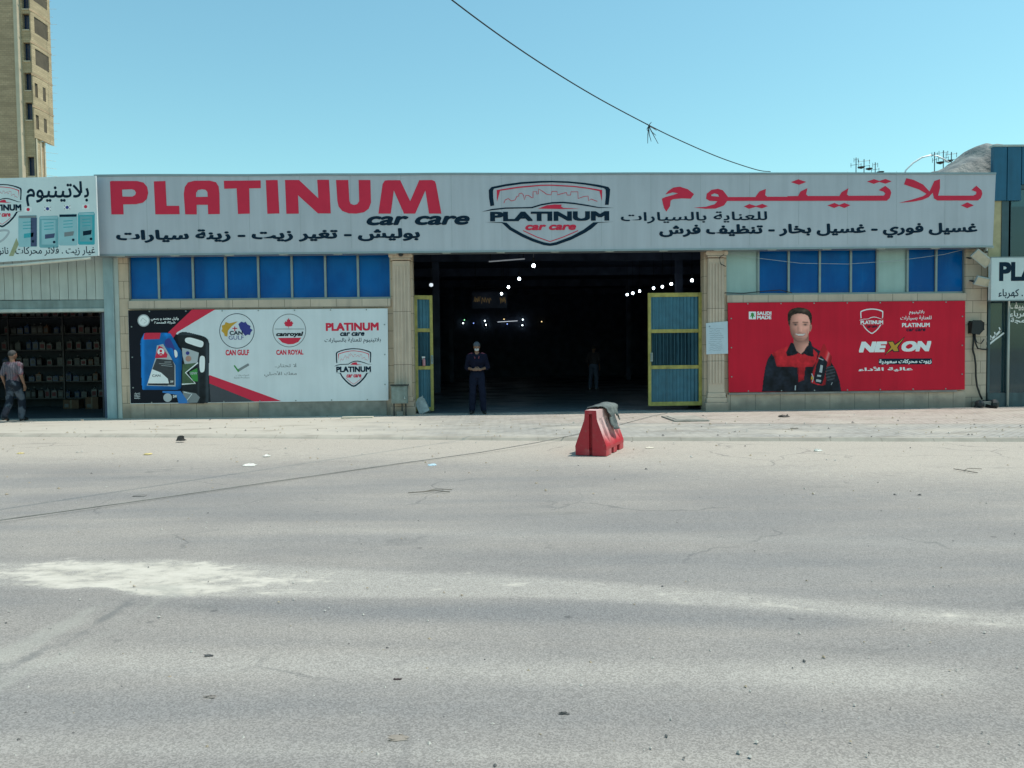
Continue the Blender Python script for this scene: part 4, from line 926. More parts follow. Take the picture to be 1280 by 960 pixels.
# plant added behind the right glass, in place of reflected street trees
pt = root('reflection_plant', (X(1270, 480, .6), .75, .06), 'added leafy plant behind the right edge glass in place of reflected street trees', 'plant')
b = MB(); b.lathe([(.16, 0), (.22, .34), (.24, .36), (.2, .36)], (pt.location.x, .75, .06), mat('clay pot', (.2, .1, .06), .8)); b.build('pot', pt)
b = MB(); lf = mat('plant leaf', (.06, .14, .03), .5, .3, 20)
for k in range(260):
    a_ = random.uniform(0, 2*pi); h = random.uniform(.45, 1.5); r = random.uniform(.05, .42)*(1.2-abs(h-.95)); c0 = Vector((pt.location.x+cos(a_)*r, .75+sin(a_)*r*.8, h)); d = Vector((random.gauss(0, 1), random.gauss(0, 1), random.gauss(-.2, .7))).normalized(); sde = d.cross(Vector((.2, .3, 1))).normalized()*.03; l = .13
    b.add([c0, c0+d*l*.5+sde, c0+d*l, c0+d*l*.5-sde], [(0, 1, 2, 3)], lf)
for k in range(6): b.tube([(pt.location.x, .75, .40), (pt.location.x+random.uniform(-.2, .2), .75+random.uniform(-.2, .2), 1.2)], .01, lf, 5)
b.build('foliage', pt)

# ------------------------------------------------------------------ tower under construction, far left
YT = 60.0
def brickm(name, base):
    t = NT(name); x = t.xyz(); fac, rnd = t.brick(t.comb(t.math('ADD', x[0], x[1]), x[2]), .42, .21, .018)
    n1 = t.noise(.35, detail=6); n2 = t.noise(1.0, t.vmul(t.pos, (.3, .3, 2.2)), detail=5)
    c = t.mix(t.math('MULTIPLY', rnd, .5), base, tuple(k*.72 for k in base)); c = t.mix(t.ramp(n1, .4, .65, 0, .45), c, tuple(k*.68 for k in base)); c = t.mix(t.ramp(n2, .42, .62, 0, .55), c, tuple(k*.55 for k in base)); c = t.mix(t.ramp(t.noise(1.6, detail=8, rough=.7), .48, .75, 0, .5), c, tuple(k*.5 for k in base))
    c = t.mix(t.math('MULTIPLY', fac, .6), c, tuple(k*.5 for k in base)); return t.done(c, .9, .1)
tb = brickm('tan block masonry', (.56, .41, .27)); tb2 = brickm('sandy block masonry', (.58, .46, .30)); pale_st = mat('pale render strip', (.55, .48, .36), .8, .1, 1)
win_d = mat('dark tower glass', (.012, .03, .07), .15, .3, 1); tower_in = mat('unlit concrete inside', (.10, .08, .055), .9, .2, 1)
tw = root('apartment_tower', at(20, 430, YT), 'tan masonry tower with a rounded corner bay beyond the shops at left', 'building')
tx = lambda px, Y=YT: at(px, 120, Y).x
TOP = 47.0
b = MB(); b.box(tx(-120), tx(21), YT, YT+2.0, 0, TOP, tb); b.box(tx(-120), at(48, 120, YT+12).x, YT+2.002, YT+12, 0, TOP-1, tb); b.build('wall', tw)
b = MB(); b.box(tx(21)+.002, tx(25.5), YT-.12, YT+.5, 0, TOP, pale_st); b.build('corner_strip', tw)
xw0, xw1 = tx(25.5)+.002, tx(39)
wz = [(Z(30, y1, YT+.5), Z(30, y0, YT+.5)) for y0, y1 in ((-60, -36), (-22, 11), (17, 37), (53, 76), (91, 113), (128, 150), (196, 220), (236, 258))]
wz = sorted(wz); b = MB(); zc = 0
for z0, z1 in wz: b.box(xw0, xw1, YT+.5, YT+1.2, zc, z0, tb2); b.box(xw0, xw0+.16, YT+.5, YT+1.2, z0, z1, tb2); b.box(xw1-.22, xw1, YT+.5, YT+1.2, z0, z1, tb2); zc = z1
b.box(xw0, xw1, YT+.5, YT+1.2, zc, TOP, tb2); b.build('wall', tw)
for z0, z1 in wz:
    b = MB(); b.box(xw0+.162, xw1-.222, YT+.85, YT+.9, z0, z1, win_d); wn = b.build('window', tw)
    b = MB(); b.box(xw0+.162, xw1-.222, YT+.42, YT+.84, z0-.12, z0-.002, pale_st); b.build('sill', wn)
# rounded bay
ry = 2.5; cx, cyb = xw1, YT+.3+ry; rx = tx(61.5, cyb)-xw1
def bay(aa, z, s=1.0): return (cx+rx*s*sin(aa), cyb-ry*s*cos(aa), z)
zbay = 23.9; fl_h = 3.18; NA = 18
b = MB(); angs = [radians(105)*i/NA for i in range(NA+1)]
floors = [zbay+k*fl_h for k in range(8)]
for k, z in enumerate(floors[:-1]):
    zs_ = [z, z+.95, z+2.35, z+fl_h] if k < 2 else [z, z+1.05, z+2.65, z+fl_h]
    for i in range(NA):
        d0 = 105*(i+.5)/NA
        opening = (k >= 2 and 33 < d0 < 92) or (k < 2 and (26 < d0 < 38 or 66 < d0 < 78))
        for j in range(3):
            if opening and j == 1: continue
            b.add([bay(angs[i], zs_[j]), bay(angs[i+1], zs_[j]), bay(angs[i+1], zs_[j+1]), bay(angs[i], zs_[j+1])], [(0, 1, 2, 3)], tb2)
            if opening: b.add([bay(angs[i], zs_[1]), bay(angs[i+1], zs_[1]), bay(angs[i+1], zs_[1], .86), bay(angs[i], zs_[1], .86)], [(0, 1, 2, 3)], tb2) if j == 0 else None
n0 = len(b.v)
for i in range(NA): b.add([bay(angs[i], zbay), bay(angs[i+1], zbay), (cx, cyb, zbay)], [(2, 1, 0)], tb2)
b.build('corner_bay', tw)
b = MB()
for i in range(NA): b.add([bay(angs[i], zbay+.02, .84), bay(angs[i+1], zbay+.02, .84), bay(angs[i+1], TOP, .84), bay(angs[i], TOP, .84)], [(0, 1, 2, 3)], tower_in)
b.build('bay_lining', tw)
b = MB()
for k, z in enumerate(floors[1:6]):
    for i in range(NA): b.add([bay(angs[i], z-.16, 1.07), bay(angs[i+1], z-.16, 1.07), bay(angs[i+1], z+.04, 1.07), bay(angs[i], z+.04, 1.07), bay(angs[i], z-.16, .99), bay(angs[i+1], z-.16, .99)], [(0, 1, 2, 3), (4, 5, 1, 0)], tb)
b.build('string_course', tw)
b = MB(); b.box(xw1-.4, xw1-.05, YT+1.3, YT+2.0, 0, zbay-.004, tb); b.build('wall', tw)
for yc in (.5, 1.2, 1.9): b = MB(); b.box(xw1-.04, xw1+.06, YT+yc, YT+yc+.2, 0, zbay-.006, pale_st); b.build('column', tw)
b = MB()
for k in range(26):
    z = 19+k*.78; b.tube([bay(radians(88), z) if z > zbay else (xw1, YT+2, z), ((bay(radians(88), z)[0] if z > zbay else xw1)+random.uniform(.5, 1.1), bay(radians(88), z)[1], z-random.uniform(0, .06))], .012, pale_st, 4)
rd = b.build('wall_tie', tw)

# ------------------------------------------------------------------ roofline: covered mound, hose, masts, cable
b = MB(); tarp_m = NT('grey weathered tarpaulin'); n1 = tarp_m.noise(1.6, detail=7); n2 = tarp_m.noise(9, detail=6)
c = tarp_m.mix(tarp_m.ramp(n1, .35, .65), (.22, .235, .225), (.14, .155, .155)); tarp_m.bump(tarp_m.math('ADD', n1, tarp_m.math('MULTIPLY', n2, .3)), .9, .12); tarp_m = tarp_m.done(c, .7, .3)
xt0, xt1 = X(1130, 200, .8), 13.3; nxx, nyy = 46, 14; vs = []; Z0 = 5.56
for i in range(nxx+1):
    k = i/nxx; xx = xt0+(xt1-xt0)*k; hh = (Z(1238, 183, 1.2)-Z0)*min(1.0, k/.86)**1.05
    for j in range(nyy+1):
        q = j/nyy; yy = .25+3.4*q; pr = min(1, .72+1.4*q) if q < .25 else max(0, 1-((q-.25)/.75)**2.2)
        nz = .13*noise.noise(Vector((xx*1.6, yy*.7, 2)))+.09*noise.noise(Vector((xx*4.5, yy*1.2, 7)))
        if j in (0, nyy): vs.append((xx, yy, Z0))
        else: vs.append((xx+.05*nz, yy, Z0+max(0, hh*pr+nz*min(1, k*3))))
b.add(vs, [(i*(nyy+1)+j, (i+1)*(nyy+1)+j, (i+1)*(nyy+1)+j+1, i*(nyy+1)+j+1) for i in range(nxx) for j in range(nyy)], tarp_m)
b.add([vs[(nxx)*(nyy+1)+j] for j in range(nyy+1)], [tuple(range(nyy+1))], tarp_m)
tag(b.build('tarpaulin', origin=(xt1, 1.5, Z0), smooth=True), 'grey crumpled tarpaulin mound on the roof beside the blue cladding', 'tarpaulin')
b = MB(); hs = [at(*p, 1.2) for p in ((1125, 224), (1132, 213), (1141, 204), (1152, 197), (1163, 194), (1172, 195), (1180, 199), (1186, 203))]; hs[0].z = 5.57; b.tube([tuple(p) for p in hs], .022, ink_white)
tag(b.build('hose', origin=hs[0], smooth=True), 'white hose arching over the grey tarpaulin on the roof', 'hose')
mast_m = mat('weathered mast steel', (.10, .12, .14), .5, .1, 4)
def mast(px0, py0, py1, Y, label, seed):
    rnd = random.Random(seed); pb = at(px0, py1, Y); ptop = at(px0, py0, Y)
    r0 = root('antenna_mast', (pb.x, Y, 5.56), label, 'antenna', 'antenna masts on the roof')
    b = MB(); b.tube([(pb.x, Y, 5.57), (pb.x, Y, ptop.z)], .02, mast_m, 6); b.build('mast', r0)
    for k in range(2):
        z = ptop.z-.12-k*.24; l = rnd.uniform(.08, .30); b = MB(); b.tube([(pb.x-l, Y, z), (pb.x+l, Y, z+.06)], .010, mast_m, 5)
        for e in (-1, 1):
            b.tube([(pb.x+e*l*.9, Y, z-.10), (pb.x+e*l*.9, Y, z+.10)], .011, mast_m, 5)
        b.build('crossbar', r0)
    b = MB(); b.lathe([(.02, 0), (.14, .05), (.17, .09)], (pb.x+.2, Y-.1, ptop.z-.55), dark_plastic, 10); b.build('dish', r0)
mast(1070, 197, 216, 17, 'leftmost thin dark antenna mast over the right end of the fascia sign', 1); mast(1080, 199, 216, 17.5, 'thin dark antenna mast second from left over the fascia sign', 2); mast(1094, 203, 216, 17, 'short dark antenna mast right of the first pair over the fascia sign', 3)
mast(1168, 190, 216, 14, 'dark antenna mast behind the top of the white hose', 4); mast(1179, 188, 216, 14.5, 'tallest dark antenna mast behind the grey tarpaulin', 5); mast(1189, 190, 216, 14, 'rightmost dark antenna mast behind the grey tarpaulin', 6)
# overhead cable from the sign towards a pole behind the street
cp = [(963, 214.5, -.30), (945, 212, -.7), (900, 197, -1.7), (850, 175.5, -2.9), (812, 157, -3.8), (750, 124, -5.0), (690, 88, -6.2), (630, 48, -7.2), (565, 0, -8.2)]
P = [at(*p) for p in cp]; d = (P[-1]-P[-2]); P += [P[-1]+d*k+Vector((0, 0, .05*k*k)) for k in (1, 2, 3, 4)]
cv = []
for i in range(len(P)-1):
    p0, p1, p2, p3 = P[max(i-1, 0)], P[i], P[i+1], P[min(i+2, len(P)-1)]
    for k in range(6):
        t_ = k/6; cv.append(.5*((2*p1)+(-p0+p2)*t_+(2*p0-5*p1+4*p2-p3)*t_*t_+(-p0+3*p1-3*p2+p3)*t_**3))
cv.append(P[-1]); b = MB(); b.tube(cv, [.010+.014*0 for _ in cv], wire_m, 6)
cab = b.build('overhead_cable', origin=P[0], smooth=True); tag(cab, 'black overhead cable sweeping from the fascia sign up to the left', 'cable')
b = MB(); kn = at(811, 157.5, -3.82)
for dx, dz in ((-.05, -.10), (.02, -.30), (-.04, -.33), (.16, -.34), (.10, -.2), (.03, .07), (-.06, .05), (.12, -.10)):
    b.tube([kn, kn+Vector((dx*.6, random.uniform(-.05, .05), dz*.5)), kn+Vector((dx+.02, random.uniform(-.08, .08), dz))], [.009, .008, .005], wire_m, 5)
tag(b.build('twig_knot', origin=kn), 'ragged knot of wire ends tied on the overhead cable', 'wire')

# ------------------------------------------------------------------ things on the facade
def floodlight(px, py, w_, h_, tilt, label):
    p = at(px, py, -.30); r0 = root('floodlight', (p.x, -.02, p.z), label, 'floodlight', 'floodlights on the right pier')
    T = Matrix.Translation(p) @ Matrix.Rotation(tilt, 4, 'Y') @ Matrix.Rotation(radians(28), 4, 'X')
    b = MB(); b.T = T; b.box(-w_/2, w_/2, -.03, .04, -h_/2, h_/2, steel_white)
    for k in range(5): b.box(-w_/2+.03+k*(w_-.06)/4-.006, -w_/2+.03+k*(w_-.06)/4+.006, .041, .075, -h_/2+.02, h_/2-.02, steel_white)
    b.build('housing', r0, bevel=.006)
    b = MB(); b.T = T; b.box(-w_/2+.025, w_/2-.025, -.034, -.031, -h_/2+.025, h_/2-.025, mat('floodlight lens', (.50, .45, .34), .15, .1, 8)); b.build('lens', r0)
    b = MB(); b.tube([p+Vector((-w_/2-.02, .02, 0)), p+Vector((-w_/2-.03, .16, .04)), (p.x-.05, -.005, p.z+.05)], .014, dark_plastic); b.tube([p+Vector((w_/2+.02, .02, 0)), p+Vector((w_/2, .16, .04)), (p.x-.0, -.005, p.z+.05)], .014, dark_plastic); b.build('bracket', r0)
floodlight(1227, 323, .48, .24, radians(38), 'upper tan floodlight steeply tilted on the pier under the fascia sign')
floodlight(1229, 352, .40, .22, radians(12), 'lower tan floodlight in dark bracket beside the white PL sign')
p = at(1232, 313, -.1); b = MB(); b.ball(p, (.05, .05, .06), steel_white); b.tube([p, (p.x, -.0, p.z+.02)], .02, dark_plastic); b.lathe([(.03, 0), (.03, .03)], (p.x, p.y-.04, p.z-.06), rubber, 10)
tag(b.build('security_camera', origin=(p.x, 0, p.z)), 'small pale dome camera under the right end of the fascia sign', 'camera')
p = at(501, 318, -.25); b = MB(); b.ball(p, (.06, .06, .05), dark_plastic); b.tube([p, (p.x, -.15, p.z+.03)], .018, dark_plastic)
tag(b.build('security_camera', origin=(p.x, -.2, p.z)), 'small dark dome camera on the capital left of the bay', 'camera')
# wall charger style box with a hanging hose
p = at(1219, 409, -.06); r0 = root('hose_box', (p.x, 0, p.z), 'black wall box with a long hanging hose on the right pier', 'hose box')
b = MB(); b.prism([(p.x-.14, p.z-.14), (p.x+.04, p.z-.17), (p.x+.15, p.z-.06), (p.x+.15, p.z+.10), (p.x+.08, p.z+.15), (p.x-.12, p.z+.15), (p.x-.15, p.z+.1)], -.16, -.002, rubber); b.build('box', r0, bevel=.02)
b = MB(); q = lambda u, v, Y=-.08: at(1190+u/4.8, 320+v/4.8, Y)
b.tube([q(130, 460), q(128, 510), q(124, 560), q(135, 600), q(142, 650), q(143, 720), q(150, 780), q(165, 825), q(180, 860)], .022, rubber); b.build('hose', r0, smooth=True)
b = MB(); b.tube([q(138, 465, -.1), q(140, 520, -.13), q(155, 555, -.13), q(185, 560, -.1), q(215, 560, -.06)], .018, rubber); b.tube([q(130, 465, -.1), q(150, 520, -.13), q(175, 525, -.1), q(192, 500, -.05)], .012, dark_plastic); b.build('hose', r0, smooth=True)
p = gnd(1218, 506, .056); b = MB(); a0, a1 = gnd(1203, 506.5, .056), gnd(1243, 510.5, .056)
b.T = None; b.add([a0+Vector((0, -.10, .0)), a1+Vector((0, -.1, 0)), a1+Vector((0, .08, 0)), a0+Vector((0, .12, 0)), a0+Vector((.05, -.06, .15)), a1+Vector((0, -.08, .04)), a1+Vector((0, .05, .05)), a0+Vector((.06, .1, .22))], [(3, 2, 1, 0), (4, 5, 6, 7), (0, 1, 5, 4), (1, 2, 6, 5), (2, 3, 7, 6), (3, 0, 4, 7)], rubber); b.tube([a0+Vector((.02, 0, .1)), a0+Vector((.15, 0, .26)), a0+Vector((.35, .05, .12))], [.05, .03, .06], rubber)
tag(b.build('bumper_trim', origin=p, bevel=.01), 'broken black plastic trim lying at the foot of the right pier', 'debris')
b = MB(); c0 = at(1229, 503, -.12)
for k in range(9): b.ball(c0+Vector((random.uniform(-.25, .25), random.uniform(-.12, .1), random.uniform(-.10, .02)-.02)), (random.uniform(.05, .12),)*3, dark_plastic, 8, 5)
b.box(c0.x-.2, c0.x+.25, -.24, -.02, .056, .2, conc); tag(b.build('rubble_heap', origin=(c0.x, -.12, .056)), 'dark rubble heap under the hanging hose', 'rubble')
# wall notice on the right pilaster
YN = -.165
nt_ = root('paper_notice', at(896, 442, YN), 'pale blue paper notice with faint writing on the right pilaster', 'notice')
pp = [at(u, v, YN) for u, v in ((882.5, 404), (909.5, 401.5), (910, 442), (883, 443))]
b = MB(); b.prism([(k.x, k.z) for k in pp], YN, YN+.012, mat('pale blue paper', (.50, .58, .64), .7, .05, 6)); b.build('sheet', nt_)
a = Art(YN); a.set(860, 350, 5.645); pen = mat('faint pen', (.22, .28, .33), .7)
a.ring((152, 328), 6, None, pen, 1)
for k in range(11):
    y0 = 345+k*15; pts_ = [(145+random.uniform(0, 10), y0)]
    while pts_[-1][0] < 255-random.uniform(0, 30): pts_.append((pts_[-1][0]+random.uniform(4, 9), y0+random.uniform(-4, 4)))
    a.stroke(pts_, 2.2, pen, 1)
a.build('writing', nt_)
# electricity cabinet
p = at(499, 490, -.3); r0 = root('meter_cabinet', (p.x, -.2, .052), 'grey metal meter cabinet on pipe legs beside the left gate', 'cabinet')
x0, x1 = X(490, 490, -.24), X(510, 490, -.24); z0, z1 = Z(500, 504, -.24), Z(500, 482, -.24)
cab_m = mat('grey cabinet', '#7f8a85', .5, .2, 8, streak=.35)
b = MB(); b.box(x0, x1, -.40, -.215, z0, z1, cab_m); b.build('body', r0, bevel=.012); b = MB(); b.box(x0-.015, x1+.02, -.43, -.215, z1+.002, z1+.03, dark_plastic); b.build('lid', r0)
b = MB(); b.box(x0+.03, x1-.03, -.407, -.402, z0+.03, z1-.03, cab_m); b.tube([(x1-.06, -.41, z0+.12), (x1-.06, -.45, z0+.12), (x1-.06, -.45, z0+.19)], .015, steel_white); b.build('door', r0)
for xx in (x0+.05, x1-.05, x1-.14): b = MB(); b.tube([(xx, -.31, .053), (xx, -.31, z0-.002)], .016, dark_plastic); b.build('leg', r0)
b = MB(); b.box(x0+.12, x1-.12, -.36, -.26, .054, .16, conc); b.build('foot_block', r0)
# leaning white jerrycan
p = gnd(531, 517, .054); T = Matrix.Translation((p.x, p.y+.14, .062)) @ Matrix.Rotation(radians(-24), 4, 'Y') @ Matrix.Rotation(radians(-12), 4, 'X')
r0 = root('jerrycan', (p.x, p.y+.14, .054), 'dirty white jerrycan leaning against the left gate', 'jerrycan')
b = MB(); b.T = T; jm = mat('dirty white plastic', (.52, .54, .54), .5, .22, 12, streak=.2); b.prism([(-.13, .02), (-.11, 0), (.11, 0), (.13, .02), (.13, .33), (.09, .40), (-.09, .40), (-.13, .34)], -.085, .085, jm); b.build('body', r0, bevel=.02)
b = MB(); b.T = T; b.tube([(-.09, 0, .395), (-.07, 0, .44), (.03, 0, .44), (.05, 0, .395)], .014, jm); b.build('handle', r0); b = MB(); b.T = T; b.lathe([(.03, .39), (.03, .44), (.02, .445)], (.09, 0, 0), ink_mid, 10); b.build('cap', r0)
# bucket by the right gate
p = gnd(867, 509, .054); r0 = root('bucket', (p.x, p.y, .054), 'dark bucket standing before the right gate', 'bucket')
b = MB(); b.lathe([(.14, 0), (.19, .32), (.205, .325), (.205, .345), (.185, .345), (.14, .05)], (p.x, p.y, .056), mat('dark bucket', (.028, .045, .055), .45, .1, 6), 20); b.build('body', r0, smooth=True)
b = MB(); b.tube([(p.x+.195*cos(a_), p.y-.02-.12*sin(a_), .056+.33-.10*sin(a_)) for a_ in [pi*k/10 for k in range(11)]], .006, mullion, 6); b.build('handle', r0)
# spray bottle on the rail of the left gate
gx = X(529, 440, .40); gzr = Z(528, 462, .42)+.09
ang = radians(16); hp = Vector((xo0-.02, .42, 0)); rel = (X(530, 440, .5)-hp.x)
p = Vector((hp.x+rel, .42+rel*math.tan(ang)-.052, gzr)); r0 = root('spray_bottle', p, 'pink spray bottle standing on the rail of the left gate', 'bottle')
b = MB(); b.lathe([(.035, 0), (.04, .02), (.04, .14), (.018, .19), (.014, .2)], p, mat('pink plastic', (.50, .22, .26), .4), 12); b.build('body', r0, smooth=True)
b = MB(); b.box(p.x-.05, p.x+.03, p.y-.012, p.y+.012, p.z+.202, p.z+.235, ink_white); b.tube([p+Vector((-.03, 0, .2)), p+Vector((-.045, 0, .16))], .006, ink_white, 6); b.build('trigger', r0)
b = MB(); p = gnd(448, 522.5, .054); p2 = gnd(466, 522.5, .054); p1 = gnd(428, 522.5, .054); b.box(p1.x, p2.x, p.y-.1, p.y+.10, .05, .085, mat('pale plank', (.5, .46, .37), .8, .1)); tag(b.build('plank', origin=p, bevel=.004), 'pale plank lying at the foot of the left banner wall', 'plank')
b = MB(); p = gnd(479, 518, .054); b.T = Matrix.Translation(p) @ Matrix.Rotation(radians(12), 4, 'Z'); b.box(-.2, .2, -.08, .08, 0, .09, conc); tag(b.build('concrete_block', origin=p, bevel=.012), 'grey concrete block beside the meter cabinet', 'block')
# loose wires over the right window
b = MB(); YW = -.05
pts = [at(911, 316, YW), at(950, 323, YW), at(1000, 329, YW), at(1060, 330, YW), at(1120, 326, YW), at(1180, 318, YW), at(1204, 312, YW)]; b.tube(pts, .006, mat('pale wire', (.35, .42, .46), .5), 5)
tag(b.build('wire', origin=pts[0]), 'pale thin wire sagging across the right blue window', 'wire')
b = MB(); pts = [at(u, v, -.075) for u, v in ((906, 366), (930, 366.5), (955, 364), (975, 362.5), (990, 366))]; b.tube(pts, .012, rubber, 6); b.tube([at(905, 318, -.26), at(899, 322, -.26), at(901, 330, -.26), at(907, 333, -.2)], .01, rubber, 6)
tag(b.build('wire', origin=pts[0]), 'black wire lying along the sill of the right window', 'wire')

# ------------------------------------------------------------------ lamps in the hall
glow = mat('glowing lamp', (.9, .9, .9), .4, 0, 1, emit=(.80, .92, 1.0), es=11.0)
def lamp_at(o, p, ztop=5.4): pass
def pendant(p, top, label, big):
    r0 = root('pendant_lamp', p, label, 'lamp', 'white lamps hanging in the dark hall')
    b = MB(); b.lathe([(.028, .20), (.028, .12), (.036, .09), (.036, .02)], p, dark_plastic, 10); b.build('socket', r0)
    b = MB(); b.lathe([(.030, .018), (.044, -.010), (.047, -.04), (.034, -.066), (.012, -.074)], p, glow, 12); b.build('bulb', r0, smooth=True)
    b = MB(); b.tube([(p.x, p.y, p.z+.2), (p.x, p.y, top)], .007, wire_m if not big else ink_mid, 5); b.build('cord', r0)
    return r0
def atz(px, py, z): return gnd(px, py, z)
n4 = ['nearest', 'second', 'third', 'fourth']
for k, (u, v) in enumerate(((667, 331), (649, 347.5), (635.5, 358), (627, 366.3))):
    p = atz(u, v, 4.0); pendant(p, 5.4, '%s white lamp of the row left of centre in the dark hall' % n4[k], k == 0)
n8 = ['leftmost', 'second from left', 'third from left', 'fourth from left', 'fifth from left', 'third from right', 'second from right', 'rightmost']
for k, (u, v) in enumerate(((784, 367.5), (791, 365.7), (799.5, 363.2), (817, 359.4), (828, 357.5), (839, 354), (865, 349.5), (878.5, 346.5))):
    pendant(atz(u, v, 4.0), 5.4, '%s of the white lamps in the row above the right gate' % n8[k], False)
fc = {'white': (.8, .95, 1.0), 'green': (.3, 1, .45), 'blue': (.25, .4, 1), 'amber': (1, .75, .35)}
for u, v, cn, lab in ((579, 404, 'white', 'lowest left tiny white light deep in the hall'), (580.5, 400, 'green', 'tiny green light deep in the hall left of the standing man'), (592, 404, 'blue', 'tiny blue light deep in the hall above the standing man'), (606, 401, 'white', 'upper tiny white light right of the blue one deep in the hall'), (607.5, 406, 'white', 'lower tiny white light right of the blue one deep in the hall'), (653.5, 399.5, 'white', 'upper tiny white light right of the thin tube deep in the hall'), (653, 406.5, 'white', 'lower tiny white light right of the thin tube deep in the hall'), (634, 405, 'blue', 'tiny blue light just under the thin lit tube deep in the hall'), (630, 399, 'amber', 'tiny amber light above the thin lit tube deep in the hall'), (677, 402, 'amber', 'tiny amber light farthest right deep in the hall')):
    p = at(u, v, 29.9); r0 = root('wall_lamp', p, lab, 'lamp', 'tiny lights deep in the hall')
    b = MB(); b.box(p.x-.07, p.x+.07, 29.93, 29.998, p.z-.07, p.z+.07, dark_plastic); b.build('base', r0); b = MB(); b.ball((p.x, 29.88, p.z), .045 if cn == 'white' else .036, mat('lit '+cn+' lamp', (.8, .8, .8), .4, 0, emit=fc[cn], es=4.0 if cn == 'white' else 1.2), 10, 6); b.build('bulb', r0, smooth=True)
def tube_lamp(a, c, r, es, label, Yw=None):
    mid = (a+c)/2; r0 = root('tube_lamp', mid, label, 'lamp')
    b = MB(); b.tube([a, c], r, mat('fluorescent tube %.1f' % es, (.6, .65, .65), .3, 0, emit=(.8, .9, 1), es=es), 8); b.build('tube', r0)
    b = MB(); d = (c-a)
    for k in (.04, .96):
        q_ = a+d*k; b.tube([q_, (q_.x, q_.y, 5.04 if Yw is None else q_.z)] if Yw is None else [q_, (q_.x, Yw, q_.z)], .012, wire_m, 5)
    b.build('hanger', r0)
tube_lamp(at(611, 327, 5.1), at(656, 323.5, 5.1), .02, .10, 'thin tube lamp slanting under the hall ceiling near the front')
tube_lamp(at(622, 402.5, 29.8), at(647, 401, 29.8), .018, .5, 'thin lit tube lamp low on the back wall of the hall', 29.99)
p = at(539, 356, 1.5); b = MB(); b.lathe([(.03, .04), (.05, .02), (.05, -.03), (.02, -.05)], p, mat('dim lamp', (.6, .6, .6), .3, 0, emit=(.8, .9, 1), es=.6), 10); b.tube([p+Vector((0, 0, .03)), (p.x, p.y, 5.4)], .006, wire_m, 5); tag(b.build('ceiling_lamp', origin=p), 'small dim lamp above the left gate', 'lamp')
gold = mat('dim gold sign glow', (.5, .35, .15), .4, 0, emit=(.9, .65, .3), es=.03)
b = MB(); YQ = 14.0
for u0, u1, s0 in ((592, 600, 0), (602, 614, 2), (625, 632, 4)):
    pts = [at(u0+(u1-u0)*k/14, 375+3.2*sin(k*1.7+s0)+1.5*cos(k*2.9), YQ) for k in range(15)]; b.tube(pts, .014, gold, 5)
p = at(612, 375, YQ); b.box(at(590, 375, YQ).x, at(634, 375, YQ).x, YQ+.03, YQ+.09, p.z-.35, p.z+.35, dark_int); b.tube([(p.x-.6, YQ+.06, p.z+.35), (p.x-.6, YQ+.06, 5.4)], .012, wire_m, 5); b.tube([(p.x+.6, YQ+.06, p.z+.35), (p.x+.6, YQ+.06, 5.4)], .012, wire_m, 5)
tag(b.build('hanging_sign', origin=p), 'dark hanging sign with faint gold script deep in the hall', 'sign')

# ------------------------------------------------------------------ plastic road barrier and cloth
A0 = gnd(738.5, 569.5, .004); A1 = gnd(768, 556, .004)
ax = (A1-A0); ax.z = 0; LB = 1.04; ax.normalize(); side = Vector((ax.y, -ax.x, 0))      # side = to the right of the long axis
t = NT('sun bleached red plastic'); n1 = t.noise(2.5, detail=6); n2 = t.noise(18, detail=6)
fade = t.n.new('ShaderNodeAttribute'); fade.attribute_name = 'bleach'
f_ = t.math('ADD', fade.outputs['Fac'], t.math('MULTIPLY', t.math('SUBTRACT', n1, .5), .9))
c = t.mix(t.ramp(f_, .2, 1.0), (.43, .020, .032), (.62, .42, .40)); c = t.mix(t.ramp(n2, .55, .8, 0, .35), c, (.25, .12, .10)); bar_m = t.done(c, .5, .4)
def hw(z):
    tab = [(0, .240), (.15, .244), (.19, .232), (.56, .108), (.60, .098), (.74, .088)]
    return lerp_tab(z, tab)
b = MB(); bl = []
def bp(s_, w_, z): return A0+ax*s_+side*w_*.97+Vector((0, 0, z*.895))
secs = []
zl = [.10, .15, .19, .30, .42, .50, .56, .60, .68, .74]
S_ = [0, .10, .115, .27, .285, .39, .405, .565, .58, .69, .705, .87, .885, LB]
rec = [0, 0, 1, 1, 0, 0, 1, 1, 0, 0, 1, 1, 0, 0]
def sw(i, z): return hw(z)-(.038*rec[i]*sm(z, .19, .26)*(1-sm(z, .52, .60)))
for sgn in (-1, 1):
    vs = [bp(S_[i], sgn*sw(i, z), z) for i in range(len(S_)) for z in zl]; nz_ = len(zl)
    fs = [(i*nz_+k, (i+1)*nz_+k, (i+1)*nz_+k+1, i*nz_+k+1) for i in range(len(S_)-1) for k in range(nz_-1)]
    b.add(vs, [f if sgn > 0 else f[::-1] for f in fs], bar_m)
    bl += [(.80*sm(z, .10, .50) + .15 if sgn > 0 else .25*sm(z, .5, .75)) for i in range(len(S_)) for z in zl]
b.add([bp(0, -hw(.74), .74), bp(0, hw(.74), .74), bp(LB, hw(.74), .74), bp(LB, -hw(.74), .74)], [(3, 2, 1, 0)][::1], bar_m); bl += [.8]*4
g = .026
